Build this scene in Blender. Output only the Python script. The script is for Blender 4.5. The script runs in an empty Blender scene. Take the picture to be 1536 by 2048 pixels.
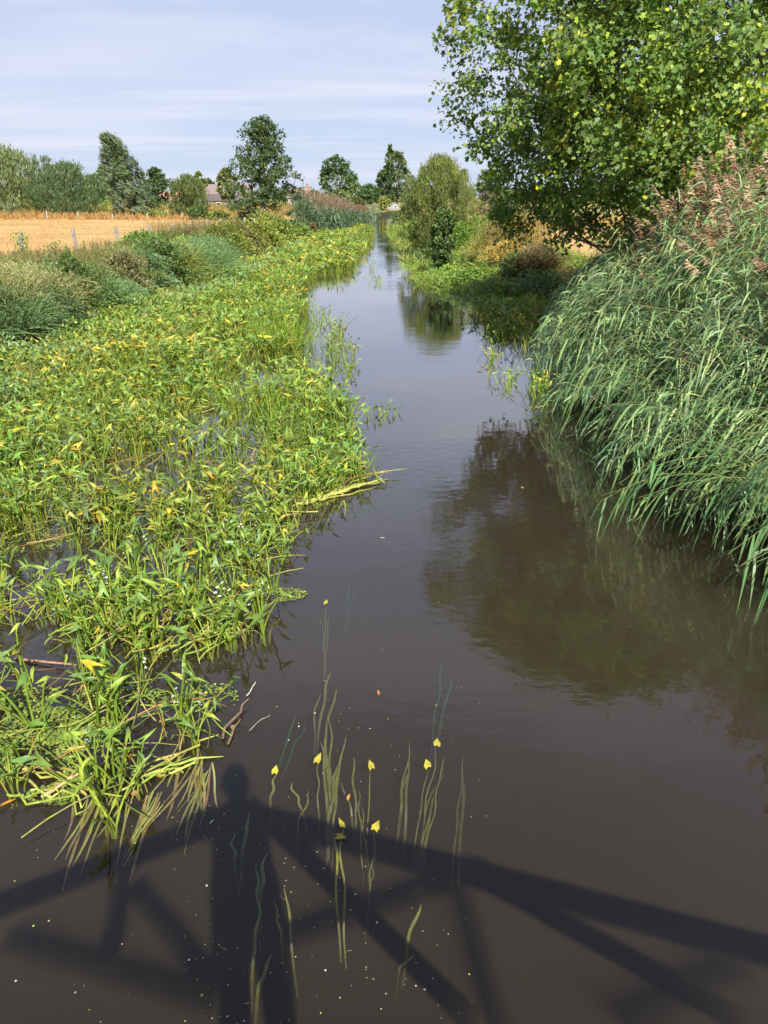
import bpy, math, random
import numpy as np
from math import radians, sin, cos, tan, atan, pi
from mathutils import Vector, Matrix

SC = bpy.context.scene
COL = SC.collection
rng = np.random.default_rng(7)
random.seed(7)

# ------------------------------------------------------------------ camera
CH, FPX, HORIZON = 3.2, 1420.0, 395.0
PITCH = atan((1024 - HORIZON) / FPX)
cam = bpy.data.cameras.new('camera')
cam.sensor_fit = 'VERTICAL'; cam.sensor_height = 36.0
cam.lens = 36.0 * FPX / 2048.0
cam.clip_start = 0.03; cam.clip_end = 6000
camo = bpy.data.objects.new('camera', cam); COL.objects.link(camo)
camo.location = (0, 0, CH); camo.rotation_euler = (pi / 2 - PITCH, 0, 0)
SC.camera = camo

# ------------------------------------------------------------------ light
SUN_EL, SUN_AZ = radians(43.6), radians(165.08)      # azimuth clockwise from +Y
SUN = Vector((sin(SUN_AZ) * cos(SUN_EL), cos(SUN_AZ) * cos(SUN_EL), sin(SUN_EL)))
sd = bpy.data.lights.new('sun', 'SUN'); sd.energy = 3.9; sd.angle = radians(0.53); sd.color = (1.0, .95, .86)
so = bpy.data.objects.new('sun', sd); COL.objects.link(so)
so.rotation_euler = SUN.to_track_quat('Z', 'Y').to_euler(); so.location = (6, -20, 20)

W = bpy.data.worlds.new('World'); SC.world = W; W.use_nodes = True
nt = W.node_tree; N = nt.nodes; L = nt.links; N.clear()
out = N.new('ShaderNodeOutputWorld'); bg = N.new('ShaderNodeBackground'); bg.inputs['Strength'].default_value = .066
sky = N.new('ShaderNodeTexSky'); sky.sky_type = 'NISHITA'; sky.sun_disc = False
sky.sun_elevation = SUN_EL; sky.sun_rotation = SUN_AZ
sky.air_density = 1.0; sky.dust_density = .05; sky.ozone_density = 1.6
tc = N.new('ShaderNodeTexCoord'); sep = N.new('ShaderNodeSeparateXYZ'); L.new(tc.outputs['Generated'], sep.inputs[0])
def wmath(op, a, b=None, c=None, tree=nt):
    m = tree.nodes.new('ShaderNodeMath'); m.operation = op
    for i, v in enumerate((a, b, c)):
        if v is None: continue
        if isinstance(v, (int, float)): m.inputs[i].default_value = v
        else: tree.links.new(v, m.inputs[i])
    return m.outputs[0]
zc = wmath('ADD', wmath('MAXIMUM', sep.outputs['Z'], 0.0), .07)
cx = wmath('DIVIDE', sep.outputs['X'], zc); cy = wmath('DIVIDE', sep.outputs['Y'], zc)
cmb = N.new('ShaderNodeCombineXYZ'); L.new(cx, cmb.inputs[0]); L.new(cy, cmb.inputs[1])
def cloudnoise(sc, rot, scale, detail, lo, hi, dist=.4):
    mp = N.new('ShaderNodeMapping'); mp.inputs['Scale'].default_value = sc; mp.inputs['Rotation'].default_value = (0, 0, rot)
    L.new(cmb.outputs[0], mp.inputs['Vector'])
    no = N.new('ShaderNodeTexNoise'); no.inputs['Scale'].default_value = scale; no.inputs['Detail'].default_value = detail
    no.inputs['Roughness'].default_value = .55; no.inputs['Distortion'].default_value = dist
    L.new(mp.outputs[0], no.inputs['Vector'])
    mr = N.new('ShaderNodeMapRange'); mr.interpolation_type = 'SMOOTHSTEP'
    mr.inputs['From Min'].default_value = lo; mr.inputs['From Max'].default_value = hi
    L.new(no.outputs[0], mr.inputs['Value']); return mr.outputs[0]
veil = cloudnoise((.4, .8, 1), .25, .8, 7, .40, .64)
streak = cloudnoise((.16, 1.0, 1), -.12, 1.1, 6, .50, .66, .2)
# the veil thins out towards the horizon
up = N.new('ShaderNodeMapRange'); up.inputs['From Min'].default_value = .01; up.inputs['From Max'].default_value = .2
up.inputs['To Min'].default_value = .95; up.inputs['To Max'].default_value = .95
L.new(sep.outputs['Z'], up.inputs['Value'])
v1 = wmath('MULTIPLY', veil, up.outputs[0])
fac = wmath('MINIMUM', wmath('ADD', wmath('MULTIPLY', v1, .6), wmath('MULTIPLY', up.outputs[0], .2)), .97)
# below the horizon the sky colour is held (real ground covers it)
mixc = N.new('ShaderNodeMixRGB'); L.new(fac, mixc.inputs[0]); L.new(sky.outputs[0], mixc.inputs[1])
el = N.new('ShaderNodeMapRange'); el.inputs['From Min'].default_value = .0; el.inputs['From Max'].default_value = .13; L.new(sep.outputs['Z'], el.inputs['Value'])
vc = N.new('ShaderNodeMixRGB'); L.new(el.outputs[0], vc.inputs[0]); vc.inputs[1].default_value = (3.3, 4.15, 5.8, 1); vc.inputs[2].default_value = (3.7, 4.1, 5.6, 1)
L.new(vc.outputs[0], mixc.inputs[2])
hz0 = N.new('ShaderNodeMapRange'); hz0.inputs['From Min'].default_value = .0; hz0.inputs['From Max'].default_value = .6; hz0.inputs['To Min'].default_value = .92; hz0.inputs['To Max'].default_value = .45
L.new(sep.outputs['Z'], hz0.inputs['Value']); fac = wmath('MAXIMUM', fac, hz0.outputs[0]); L.new(fac, mixc.inputs[0])
mc2 = N.new('ShaderNodeMixRGB'); cl_ = wmath('ADD', wmath('MULTIPLY', streak, .42), wmath('MULTIPLY', veil, .42)); L.new(cl_, mc2.inputs[0]); L.new(mixc.outputs[0], mc2.inputs[1]); mc2.inputs[2].default_value = (5.7, 5.75, 6.5, 1)
L.new(mc2.outputs[0], bg.inputs[0]); L.new(bg.outputs[0], out.inputs[0])

SC.view_settings.view_transform = 'Standard'; SC.view_settings.look = 'None'
SC.view_settings.exposure = 1.2; SC.view_settings.gamma = 1.0
SC.view_settings.use_curve_mapping = False
SC.render.engine = 'CYCLES'
cy_ = SC.cycles
cy_.use_denoising = True
try: cy_.denoiser = 'OPENIMAGEDENOISE'
except Exception: pass
cy_.max_bounces = 7; cy_.diffuse_bounces = 3; cy_.glossy_bounces = 2; cy_.transmission_bounces = 3
cy_.transparent_max_bounces = 10; cy_.volume_bounces = 1
cy_.caustics_reflective = False; cy_.caustics_refractive = False
cy_.use_adaptive_sampling = True; cy_.adaptive_threshold = .015

# ------------------------------------------------------------------ picture <-> place
def ray(px, py):
    a = (px - 768) / FPX; b = -(py - 1024) / FPX
    return np.array((a, cos(PITCH) + b * sin(PITCH), -sin(PITCH) + b * cos(PITCH)))
def g(px, py, z=0.0):
    r = ray(px, py); t = (z - CH) / r[2]
    return (r[0] * t, r[1] * t)
def atD(px, D, z=.9):
    return (px - 768) / FPX * (D * cos(PITCH) + (CH - z) * sin(PITCH))
def zat(py, D):
    return CH + D * tan(atan((1024 - py) / FPX) - PITCH)

# ------------------------------------------------------------------ helpers
def tag(o, label=None, cat=None, group=None, kind=None):
    if label: o['label'] = label
    if cat: o['category'] = cat
    if group: o['group'] = group
    if kind: o['kind'] = kind
    return o
def empty(name, loc=(0, 0, 0), rz=0):
    o = bpy.data.objects.new(name, None); COL.objects.link(o)
    o.location = loc; o.rotation_euler = (0, 0, rz); o.empty_display_size = .2
    return o

class Batch:
    """collects triangles with one colour per piece; builds ONE mesh"""
    def __init__(s): s.V = []; s.F = []; s.C = []; s.n = 0
    def raw(s, V, F, C):
        s.V.append(V.astype(np.float32)); s.F.append(F + s.n); s.C.append(C.astype(np.float32)); s.n += len(V)
    def inst(s, V, F, M, T, C):
        V = np.asarray(V, float); F = np.asarray(F); k = len(T); n = len(V)
        if k == 0: return
        P = np.einsum('kij,nj->kni', M, V) + T[:, None, :]
        Fa = F[None] + (np.arange(k) * n)[:, None, None]
        s.raw(P.reshape(-1, 3), Fa.reshape(-1, 3), np.repeat(C, n, axis=0))
    def ribbons(s, P, Wd, side, C):
        """P (k,m,3) centre lines, Wd (k,m) half widths, side (k,3) or (k,m,3)"""
        k, m, _ = P.shape
        if k == 0: return
        if side.ndim == 2: side = side[:, None, :]
        A = P - side * Wd[..., None]; B = P + side * Wd[..., None]
        V = np.stack((A, B), 2).reshape(k, 2 * m, 3)
        f = []
        for i in range(m - 1):
            a = 2 * i; f += [(a, a + 1, a + 3), (a, a + 3, a + 2)]
        f = np.array(f)
        Fa = f[None] + (np.arange(k) * 2 * m)[:, None, None]
        s.raw(V.reshape(-1, 3), Fa.reshape(-1, 3), np.repeat(C, 2 * m, axis=0))
    def tubes(s, P, R, C, sides=3):
        k, m, _ = P.shape
        if k == 0: return
        D = P[:, -1] - P[:, 0]; D /= np.linalg.norm(D, axis=1, keepdims=True) + 1e-9
        ref = np.where(np.abs(D[:, 2:3]) > .8, np.array([[1., 0, 0]]), np.array([[0, 0, 1.]]))
        X = np.cross(D, ref); X /= np.linalg.norm(X, axis=1, keepdims=True) + 1e-9
        Y = np.cross(D, X)
        an = np.arange(sides) * 2 * pi / sides
        ring = X[:, None, :] * np.cos(an)[None, :, None] + Y[:, None, :] * np.sin(an)[None, :, None]
        V = P[:, :, None, :] + ring[:, None] * R[:, :, None, None]
        V = V.reshape(k, m * sides, 3)
        f = []
        for i in range(m - 1):
            for j in range(sides):
                a = i * sides + j; b = i * sides + (j + 1) % sides
                f += [(a, b, b + sides), (a, b + sides, a + sides)]
        f = np.array(f)
        Fa = f[None] + (np.arange(k) * m * sides)[:, None, None]
        s.raw(V.reshape(-1, 3), Fa.reshape(-1, 3), np.repeat(C, m * sides, axis=0))
    def tube(s, pts, rad, col, sides=6):
        s.tubes(np.array([pts], float), np.array([rad], float), np.array([col], float), sides)
    def box(s, c, half, col, rot=None):
        v = np.array([(x, y, z) for x in (-1, 1) for y in (-1, 1) for z in (-1, 1)], float) * half
        if rot is not None: v = v @ np.array(rot).T
        f = np.array([(0, 1, 3), (0, 3, 2), (4, 6, 7), (4, 7, 5), (0, 4, 5), (0, 5, 1), (2, 3, 7), (2, 7, 6), (0, 2, 6), (0, 6, 4), (1, 5, 7), (1, 7, 3)])
        s.raw(v + np.array(c), f, np.tile(np.array(col, float), (8, 1)))
    def mesh(s, name, mat, smooth=False):
        me = bpy.data.meshes.new(name)
        V = np.concatenate(s.V); F = np.concatenate(s.F).astype(np.int32); C = np.concatenate(s.C)
        me.vertices.add(len(V)); me.vertices.foreach_set('co', V.ravel())
        me.loops.add(F.size); me.loops.foreach_set('vertex_index', F.ravel())
        me.polygons.add(len(F)); me.polygons.foreach_set('loop_start', np.arange(0, F.size, 3, dtype=np.int32))
        me.polygons.foreach_set('loop_total', np.full(len(F), 3, np.int32))
        soft = smooth or mat.get('soft', 0)
        me.polygons.foreach_set('use_smooth', np.full(len(F), bool(soft)))
        at = me.attributes.new('tint', 'FLOAT_COLOR', 'POINT')
        at.data.foreach_set('color', np.concatenate((C, np.ones((len(C), 1), np.float32)), 1).ravel().astype(np.float32))
        me.materials.append(mat); me.update(calc_edges=True)
        return me
    def build(s, name, mat, parent=None, smooth=False):
        o = bpy.data.objects.new(name, s.mesh(name, mat, smooth)); COL.objects.link(o)
        if parent: o.parent = parent
        return o

def norm(v): return v / (np.linalg.norm(v, axis=-1, keepdims=True) + 1e-9)
def frames(d, up, scale=None):
    """matrices whose y axis is d and whose z axis is close to up"""
    d = norm(d); x = norm(np.cross(d, up)); z = np.cross(x, d)
    M = np.stack((x, d, z), -1)
    if scale is not None: M = M * np.asarray(scale)[:, None, None] if np.ndim(scale) == 1 else M * scale[:, None, :]
    return M
def rdir(n, zmin=-1, zmax=1):
    z = rng.uniform(zmin, zmax, n); a = rng.uniform(0, 2 * pi, n); r = np.sqrt(1 - z * z)
    return np.stack((r * np.cos(a), r * np.sin(a), z), 1)
def mixcol(cols, probs, n, var=.14):
    cols = np.array(cols, float); i = rng.choice(len(cols), n, p=np.array(probs) / sum(probs))
    return np.clip(cols[i] * rng.normal(1, var, (n, 1)) * rng.normal(1, .05, (n, 3)), .003, .9)
def vnoise(x, y, s=1.0, seed=0):
    """cheap smooth noise, -1..1"""
    r = np.random.default_rng(seed + 991); v = 0
    for k in range(5):
        a = r.uniform(0, 2 * pi); f = s * r.uniform(.6, 1.7); p = r.uniform(0, 6.3)
        v = v + np.sin((x * np.cos(a) + y * np.sin(a)) * f + p + 1.3 * np.sin((x * np.sin(a) - y * np.cos(a)) * f * .7 + p * 2))
    return v / 3.2
def inpoly(x, y, poly):
    c = np.zeros(len(x), bool); n = len(poly)
    for i in range(n):
        x0, y0 = poly[i]; x1, y1 = poly[(i + 1) % n]
        if y0 == y1: continue
        m = ((y0 > y) != (y1 > y)) & (x < (x1 - x0) * (y - y0) / (y1 - y0) + x0)
        c ^= m
    return c

# ------------------------------------------------------------------ materials
def mat_new(name):
    m = bpy.data.materials.new(name); m.use_nodes = True; m.node_tree.nodes.clear(); return m
def foliage(name, trans=.35, rough=.55, spec=.35, ttint=(1.25, 1.25, .55), nscale=0, vein=0):
    m = mat_new(name); m['soft'] = 1; t = m.node_tree; n = t.nodes; l = t.links
    o = n.new('ShaderNodeOutputMaterial'); p = n.new('ShaderNodeBsdfPrincipled'); tr = n.new('ShaderNodeBsdfTranslucent')
    mx = n.new('ShaderNodeMixShader'); a = n.new('ShaderNodeAttribute'); a.attribute_name = 'tint'
    oi = n.new('ShaderNodeObjectInfo')
    hs = n.new('ShaderNodeHueSaturation'); l.new(a.outputs['Color'], hs.inputs['Color'])
    mr = n.new('ShaderNodeMapRange'); l.new(oi.outputs['Random'], mr.inputs['Value'])
    mr.inputs['To Min'].default_value = .82; mr.inputs['To Max'].default_value = 1.2
    l.new(mr.outputs[0], hs.inputs['Value'])
    col = hs.outputs[0]
    if nscale:
        no = n.new('ShaderNodeTexNoise'); no.inputs['Scale'].default_value = nscale; no.inputs['Detail'].default_value = 3
        ge = n.new('ShaderNodeNewGeometry'); l.new(ge.outputs['Position'], no.inputs['Vector'])
        m2 = n.new('ShaderNodeMapRange'); l.new(no.outputs[0], m2.inputs['Value']); m2.inputs['From Min'].default_value = .3; m2.inputs['From Max'].default_value = .7
        m2.inputs['To Min'].default_value = .72; m2.inputs['To Max'].default_value = 1.25
        mm = n.new('ShaderNodeMixRGB'); mm.blend_type = 'MULTIPLY'; mm.inputs[0].default_value = 1
        l.new(col, mm.inputs[1]); l.new(m2.outputs[0], mm.inputs[2]); col = mm.outputs[0]
    l.new(col, p.inputs['Base Color']); p.inputs['Roughness'].default_value = rough
    p.inputs['Specular IOR Level'].default_value = spec
    mt = n.new('ShaderNodeMixRGB'); mt.blend_type = 'MULTIPLY'; mt.inputs[0].default_value = 1
    l.new(col, mt.inputs[1]); mt.inputs[2].default_value = (*ttint, 1); l.new(mt.outputs[0], tr.inputs[0])
    mx.inputs[0].default_value = trans
    l.new(p.outputs[0], mx.inputs[1]); l.new(tr.outputs[0], mx.inputs[2]); l.new(mx.outputs[0], o.inputs[0])
    return m
def rough_mat(name, rough=.85, nscale=12, lo=.7, hi=1.25, bump=.2, stretch=(1, 1, 1), base=None, metal=0):
    """colour from the tint attribute (or base) times a noise, with relief"""
    m = mat_new(name); t = m.node_tree; n = t.nodes; l = t.links
    o = n.new('ShaderNodeOutputMaterial'); p = n.new('ShaderNodeBsdfPrincipled'); l.new(p.outputs[0], o.inputs[0])
    if base is None:
        a = n.new('ShaderNodeAttribute'); a.attribute_name = 'tint'; c = a.outputs['Color']
    else:
        a = n.new('ShaderNodeRGB'); a.outputs[0].default_value = (*base, 1); c = a.outputs[0]
    tcn = n.new('ShaderNodeTexCoord'); mp = n.new('ShaderNodeMapping'); mp.inputs['Scale'].default_value = stretch
    l.new(tcn.outputs['Object'], mp.inputs[0])
    no = n.new('ShaderNodeTexNoise'); no.inputs['Scale'].default_value = nscale; no.inputs['Detail'].default_value = 6
    l.new(mp.outputs[0], no.inputs['Vector'])
    mr = n.new('ShaderNodeMapRange'); mr.inputs['From Min'].default_value = .3; mr.inputs['From Max'].default_value = .7
    mr.inputs['To Min'].default_value = lo; mr.inputs['To Max'].default_value = hi; l.new(no.outputs[0], mr.inputs['Value'])
    mm = n.new('ShaderNodeMixRGB'); mm.blend_type = 'MULTIPLY'; mm.inputs[0].default_value = 1
    l.new(c, mm.inputs[1]); l.new(mr.outputs[0], mm.inputs[2]); l.new(mm.outputs[0], p.inputs['Base Color'])
    p.inputs['Roughness'].default_value = rough; p.inputs['Metallic'].default_value = metal
    if bump:
        b = n.new('ShaderNodeBump'); b.inputs['Strength'].default_value = bump; b.inputs['Distance'].default_value = .02
        l.new(no.outputs[0], b.inputs['Height']); l.new(b.outputs[0], p.inputs['Normal'])
    return m
M_leaf = foliage('leaf_green', .33, .5, .4)
M_reed = foliage('reed_leaf', .3, .45, .4, (1.15, 1.2, .6))
M_arrow = foliage('arrowhead_leaf', .34, .42, .45, (1.25, 1.2, .4), nscale=25)
M_grass = foliage('grass_blade', .3, .6, .25)
M_plume = foliage('reed_plume', .25, .8, .1, (1.1, 1, .8))
M_bark = rough_mat('bark', .9, 6, .6, 1.3, .6, (1, 1, .3))
M_wood = rough_mat('weathered_wood', .85, 8, .6, 1.3, .5, (4, 4, .5))
M_plain = rough_mat('plain_surface', .8, 2, .85, 1.1, 0)
M_brick = rough_mat('brick_wall', .9, 3, .8, 1.15, 0)
M_petal = foliage('white_petal', .3, .6, .2, (1, 1, 1))
M_steel = rough_mat('painted_steel', .5, 10, .8, 1.1, .1)
M_cloth = rough_mat('cloth', .9, 30, .85, 1.1, .2)
M_skin = rough_mat('skin', .5, 20, .95, 1.05, 0)
M_glass = rough_mat('dark_glass', .1, 2, .9, 1.1, 0)

# ------------------------------------------------------------------ the channel and the ground
EDGE_Y = np.array([-300, 0, 12, 20, 24, 27, 30, 40, 50, 62, 72, 82, 92, 105, 125, 150, 180.])
LEFT_X = np.array([-6.9, -6.9, -6.7, -6.5, -6.3, -6.1, -6.0, -6.0, -6.0, -5.7, -4.9, -2.9, -2.3, -1.6, -.6, 3., 12])
RIGHT_X = np.array([5.5, 5.0, 4.6, 4.9, 4.6, 3.2, 2.1, 1.9, 1.9, 1.5, 1.3, 1.2, 1.4, 2.0, 3.2, 7., 15])
def lx(y): return np.interp(y, EDGE_Y, LEFT_X)
def rx(y): return np.interp(y, EDGE_Y, RIGHT_X)
def gz(x, y):
    x = np.asarray(x, float); y = np.asarray(y, float)
    wob = .25 * np.sin(y * .9 + 1) + .18 * np.sin(y * 2.3)
    dl = lx(y) - x + wob * .6; dr = x - rx(y) + wob * .6          # >0 on land
    d = np.maximum(dl, dr)
    end = np.clip((y - 175) / 10, 0, 1) * 6; d = np.maximum(d, end - 3)
    t = np.clip((d + 1.2) / 4.0, 0, 1); s = t * t * (3 - 2 * t)
    z = -1.15 + s * 2.05
    return z + np.where(d > 0, .05 * vnoise(x, y, .8, 3) * np.clip(d, 0, 1), 0)

def graded(segs):
    o = []
    for a, b, st in segs: o += list(np.arange(a, b, st))
    return np.array(o + [segs[-1][1]])
gx = graded([(-2500, -300, 200), (-300, -60, 20), (-60, -14, 2), (-14, 12, .3), (12, 40, 2), (40, 300, 20), (300, 2500, 200)])
gy = graded([(-600, -60, 60), (-60, 0, 2), (0, 60, .6), (60, 200, 1.5), (200, 400, 20), (400, 4000, 300)])
GX, GY = np.meshgrid(gx, gy); GZ = gz(GX.ravel(), GY.ravel())
nx, ny = len(gx), len(gy)
idx = np.arange(nx * ny).reshape(ny, nx)
quad = np.stack((idx[:-1, :-1], idx[:-1, 1:], idx[1:, 1:], idx[1:, :-1]), -1).reshape(-1, 4)
gm = bpy.data.meshes.new('ground')
gm.from_pydata(np.stack((GX.ravel(), GY.ravel(), GZ), 1).tolist(), [], quad.tolist())
gm.polygons.foreach_set('use_smooth', [True] * len(gm.polygons))
m = mat_new('ground_soil'); t = m.node_tree; n = t.nodes; l = t.links
o = n.new('ShaderNodeOutputMaterial'); p = n.new('ShaderNodeBsdfPrincipled'); l.new(p.outputs[0], o.inputs[0]); p.inputs['Roughness'].default_value = .95
p.inputs['Specular IOR Level'].default_value = .1
ge = n.new('ShaderNodeNewGeometry'); sp = n.new('ShaderNodeSeparateXYZ'); l.new(ge.outputs['Position'], sp.inputs[0])
def noise_(scale, detail=5, stretch=(1, 1, 1)):
    mp = n.new('ShaderNodeMapping'); mp.inputs['Scale'].default_value = stretch; l.new(ge.outputs['Position'], mp.inputs[0])
    q = n.new('ShaderNodeTexNoise'); q.inputs['Scale'].default_value = scale; q.inputs['Detail'].default_value = detail
    l.new(mp.outputs[0], q.inputs['Vector']); return q.outputs[0]
def ramp_(fac, stops):
    r = n.new('ShaderNodeValToRGB'); e = r.color_ramp.elements
    e[0].position, e[0].color = stops[0][0], (*stops[0][1], 1); e[1].position, e[1].color = stops[-1][0], (*stops[-1][1], 1)
    for s_, c_ in stops[1:-1]:
        q = e.new(s_); q.color = (*c_, 1)
    l.new(fac, r.inputs[0]); return r.outputs[0]
def mix_(fac, a, b):
    q = n.new('ShaderNodeMixRGB')
    for i, v in enumerate((fac, a, b)):
        if isinstance(v, tuple): q.inputs[i].default_value = (*v, 1)
        elif isinstance(v, float): q.inputs[i].default_value = v
        else: l.new(v, q.inputs[i])
    return q.outputs[0]
stub = ramp_(noise_(.35, 8, (.5, 1.6, 1)), [(.3, (.38, .24, .09)), (.5, (.48, .32, .13)), (.7, (.56, .41, .19))])
stub = mix_(wmath('MULTIPLY', noise_(9, 4), .5, tree=t), stub, (.30, .17, .07))
grassy = ramp_(noise_(.12, 6), [(.35, (.10, .14, .035)), (.5, (.22, .2, .06)), (.65, (.34, .24, .09))])
soil = ramp_(noise_(2.5, 6), [(.3, (.018, .022, .008)), (.7, (.05, .055, .02))])
# beyond the strip of dry field lies rougher, partly green land
mr = n.new('ShaderNodeMapRange'); l.new(wmath('ADD', sp.outputs['Y'], wmath('MULTIPLY', noise_(.15, 2), 14, tree=t), tree=t), mr.inputs['Value'])
mr.inputs['From Min'].default_value = 103; mr.inputs['From Max'].default_value = 110
c1 = mix_(mr.outputs[0], stub, grassy)
mr2 = n.new('ShaderNodeMapRange'); l.new(sp.outputs['Z'], mr2.inputs['Value']); mr2.inputs['From Min'].default_value = .62; mr2.inputs['From Max'].default_value = .88
c2 = mix_(mr2.outputs[0], soil, c1)
l.new(c2, p.inputs['Base Color'])
b = n.new('ShaderNodeBump'); b.inputs['Strength'].default_value = .6; b.inputs['Distance'].default_value = .05; l.new(noise_(7, 6), b.inputs['Height']); l.new(b.outputs[0], p.inputs['Normal'])
gm.materials.append(m); ground = bpy.data.objects.new('ground', gm); COL.objects.link(ground); tag(ground, kind='structure')

# ------------------------------------------------------------------ water: a closed body with murk in it
wb = Batch()
m = mat_new('river_water'); t = m.node_tree; n = t.nodes; l = t.links
o = n.new('ShaderNodeOutputMaterial'); ge = n.new('ShaderNodeNewGeometry')
gl = n.new('ShaderNodeBsdfGlossy'); gl.inputs['Roughness'].default_value = .004; gl.inputs['Color'].default_value = (1, 1, 1, 1)
tr = n.new('ShaderNodeBsdfTransparent'); mx = n.new('ShaderNodeMixShader')
h1 = noise_(9.0, 3, (.7, 1.0, 1)); h2 = noise_(1.6, 3, (.6, 1.0, 1)); h3 = noise_(28.0, 2, (.6, 1, 1))
patch = n.new('ShaderNodeMapRange'); l.new(noise_(.33, 2, (1, .5, 1)), patch.inputs['Value'])
patch.inputs['From Min'].default_value = .42; patch.inputs['From Max'].default_value = .68; patch.inputs['To Min'].default_value = .25; patch.inputs['To Max'].default_value = 3.0
hh = wmath('ADD', wmath('MULTIPLY', wmath('ADD', wmath('MULTIPLY', h1, .0014, tree=t), wmath('MULTIPLY', h3, .00022, tree=t), tree=t), patch.outputs[0], tree=t), wmath('MULTIPLY', h2, .0045, tree=t), tree=t)
b = n.new('ShaderNodeBump'); b.inputs['Strength'].default_value = 1.0; b.inputs['Distance'].default_value = 1.0; l.new(hh, b.inputs['Height'])

l.new(b.outputs[0], gl.inputs['Normal'])
# Schlick reflectance, the same from above and from below
dt = n.new('ShaderNodeVectorMath'); dt.operation = 'DOT_PRODUCT'; l.new(b.outputs[0], dt.inputs[0]); l.new(ge.outputs['Incoming'], dt.inputs[1])
om = wmath('SUBTRACT', 1.0, wmath('ABSOLUTE', dt.outputs['Value'], tree=t), tree=t)
refl = wmath('MINIMUM', wmath('ADD', wmath('MULTIPLY', wmath('POWER', om, 3.05, tree=t), .97, tree=t), .028, tree=t), 1.0, tree=t)
l.new(refl, mx.inputs[0]); l.new(tr.outputs[0], mx.inputs[1]); l.new(gl.outputs[0], mx.inputs[2]); l.new(mx.outputs[0], o.inputs['Surface'])
vs = n.new('ShaderNodeVolumeScatter'); va = n.new('ShaderNodeVolumeAbsorption'); ad = n.new('ShaderNodeAddShader')
ALB = (.124, .095, .062); DEN = 2.4
vs.inputs['Color'].default_value = (*ALB, 1); vs.inputs['Density'].default_value = DEN
va.inputs['Color'].default_value = (*ALB, 1); va.inputs['Density'].default_value = DEN
l.new(vs.outputs[0], ad.inputs[0]); l.new(va.outputs[0], ad.inputs[1]); l.new(ad.outputs[0], o.inputs['Volume'])
wb.box((3, 60, -.62), (13.5, 118, .62), (0, 0, 0))
water = wb.build('water', m); tag(water, kind='structure')

# ------------------------------------------------------------------ arrowhead (leaf template along +y, face +z)
AV = np.array([(0, 0, 0), (0, 1, -.16), (0, .52, .0), (.17, .45, .07), (.24, .04, .08), (.40, -.66, -.04), (-.17, .45, .07), (-.24, .04, .08), (-.40, -.66, -.04)], float)
AF = np.array([(0, 4, 3), (0, 3, 2), (2, 3, 1), (0, 5, 4), (0, 6, 7), (0, 2, 6), (2, 1, 6), (0, 7, 8)])
A_GREEN = [(.20, .33, .06), (.28, .40, .06), (.16, .27, .08), (.40, .46, .07), (.62, .54, .06), (.62, .40, .06)]
A_PROB = [.34, .28, .15, .13, .08, .02]
A_STEM = [(.27, .39, .045), (.38, .47, .06), (.46, .43, .08), (.17, .28, .035)]
def arrow_plants(bat, x, y, hgt, nl, size, seg=4, yellow=1.0, bend=1.0):
    """k plants with nl leaves each"""
    k = len(x); n_ = k * nl
    bx = np.repeat(x, nl) + rng.normal(0, .035, n_); by = np.repeat(y, nl) + rng.normal(0, .035, n_)
    H = np.repeat(hgt * (1 + (.3 * vnoise(x, y, 1.1, 23) if k > 600 else 0)), nl) * rng.uniform(.5, 1.2, n_)
    a = rng.uniform(0, 2 * pi, n_); sp_ = H * rng.uniform(.12, .75, n_) * bend
    tt = np.linspace(0, 1, seg)
    P = np.zeros((n_, seg, 3))
    P[..., 0] = bx[:, None] + np.cos(a)[:, None] * sp_[:, None] * tt ** 1.6
    P[..., 1] = by[:, None] + np.sin(a)[:, None] * sp_[:, None] * tt ** 1.6
    P[..., 2] = -.12 + (H[:, None] + .12) * (tt * 1.25 - .25 * tt ** 2.2)
    R = np.repeat(rng.uniform(.0045, .0085, n_)[:, None], seg, 1) * np.linspace(1.25, .55, seg)
    bat.tubes(P, R, mixcol(A_STEM, [.4, .3, .12, .18], n_), 3)
    probs = np.array(A_PROB); probs[4:] *= yellow
    wx = bx if len(bx) > 3000 else bx * 0; tone = (1 + .2 * vnoise(wx, by, 1.4, 21))[:, None] * np.stack((1 + .16 * vnoise(wx, by, .9, 22), np.ones(n_), np.ones(n_)), 1)
    d = np.stack((np.cos(a + rng.normal(0, .8, n_)), np.sin(a + rng.normal(0, .8, n_)), rng.uniform(-.35, 1.3, n_)), 1)
    upv = norm(np.array([0, -.25, 1.0]) + rng.normal(0, .38, (n_, 3)))
    sz = np.repeat(size, nl) * rng.uniform(.65, 1.2, n_)
    sc = np.stack((sz * rng.uniform(.4, 1.15, n_), sz * rng.uniform(.8, 1.15, n_), sz * rng.uniform(.5, 2.2, n_)), 1)
    bat.inst(AV, AF, frames(d, upv, sc), P[:, -1], mixcol(A_GREEN, probs, n_, .2) * tone)
BED = [(-9, 2.4)] + [g(*q) for q in [(20, 1610), (240, 1600), (430, 1500), (440, 1440), (330, 1350), (400, 1300), (520, 1250), (560, 1150), (600, 1060), (595, 1000), (640, 985), (770, 965), (730, 905), (680, 810), (620, 750), (598, 700), (592, 620), (600, 572), (640, 556), (700, 540), (730, 500), (735, 480), (745, 462)]] + [(-3.2, 82), (-5.6, 71), (-6.7, 60), (-7.1, 50), (-7.1, 30), (-7.6, 20), (-7.8, 12), (-9, 8)]
HOLES = [(g(450, 860), 1.0, .75), (g(300, 960), .75, .55), (g(80, 1130), .9, .36), (g(180, 1330), .75, .22), (g(20, 1290), .6, .35), (g(330, 1395), .32, .16), (g(560, 740), .9, 1.2), (g(60, 1420), .4, .2)]
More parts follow.
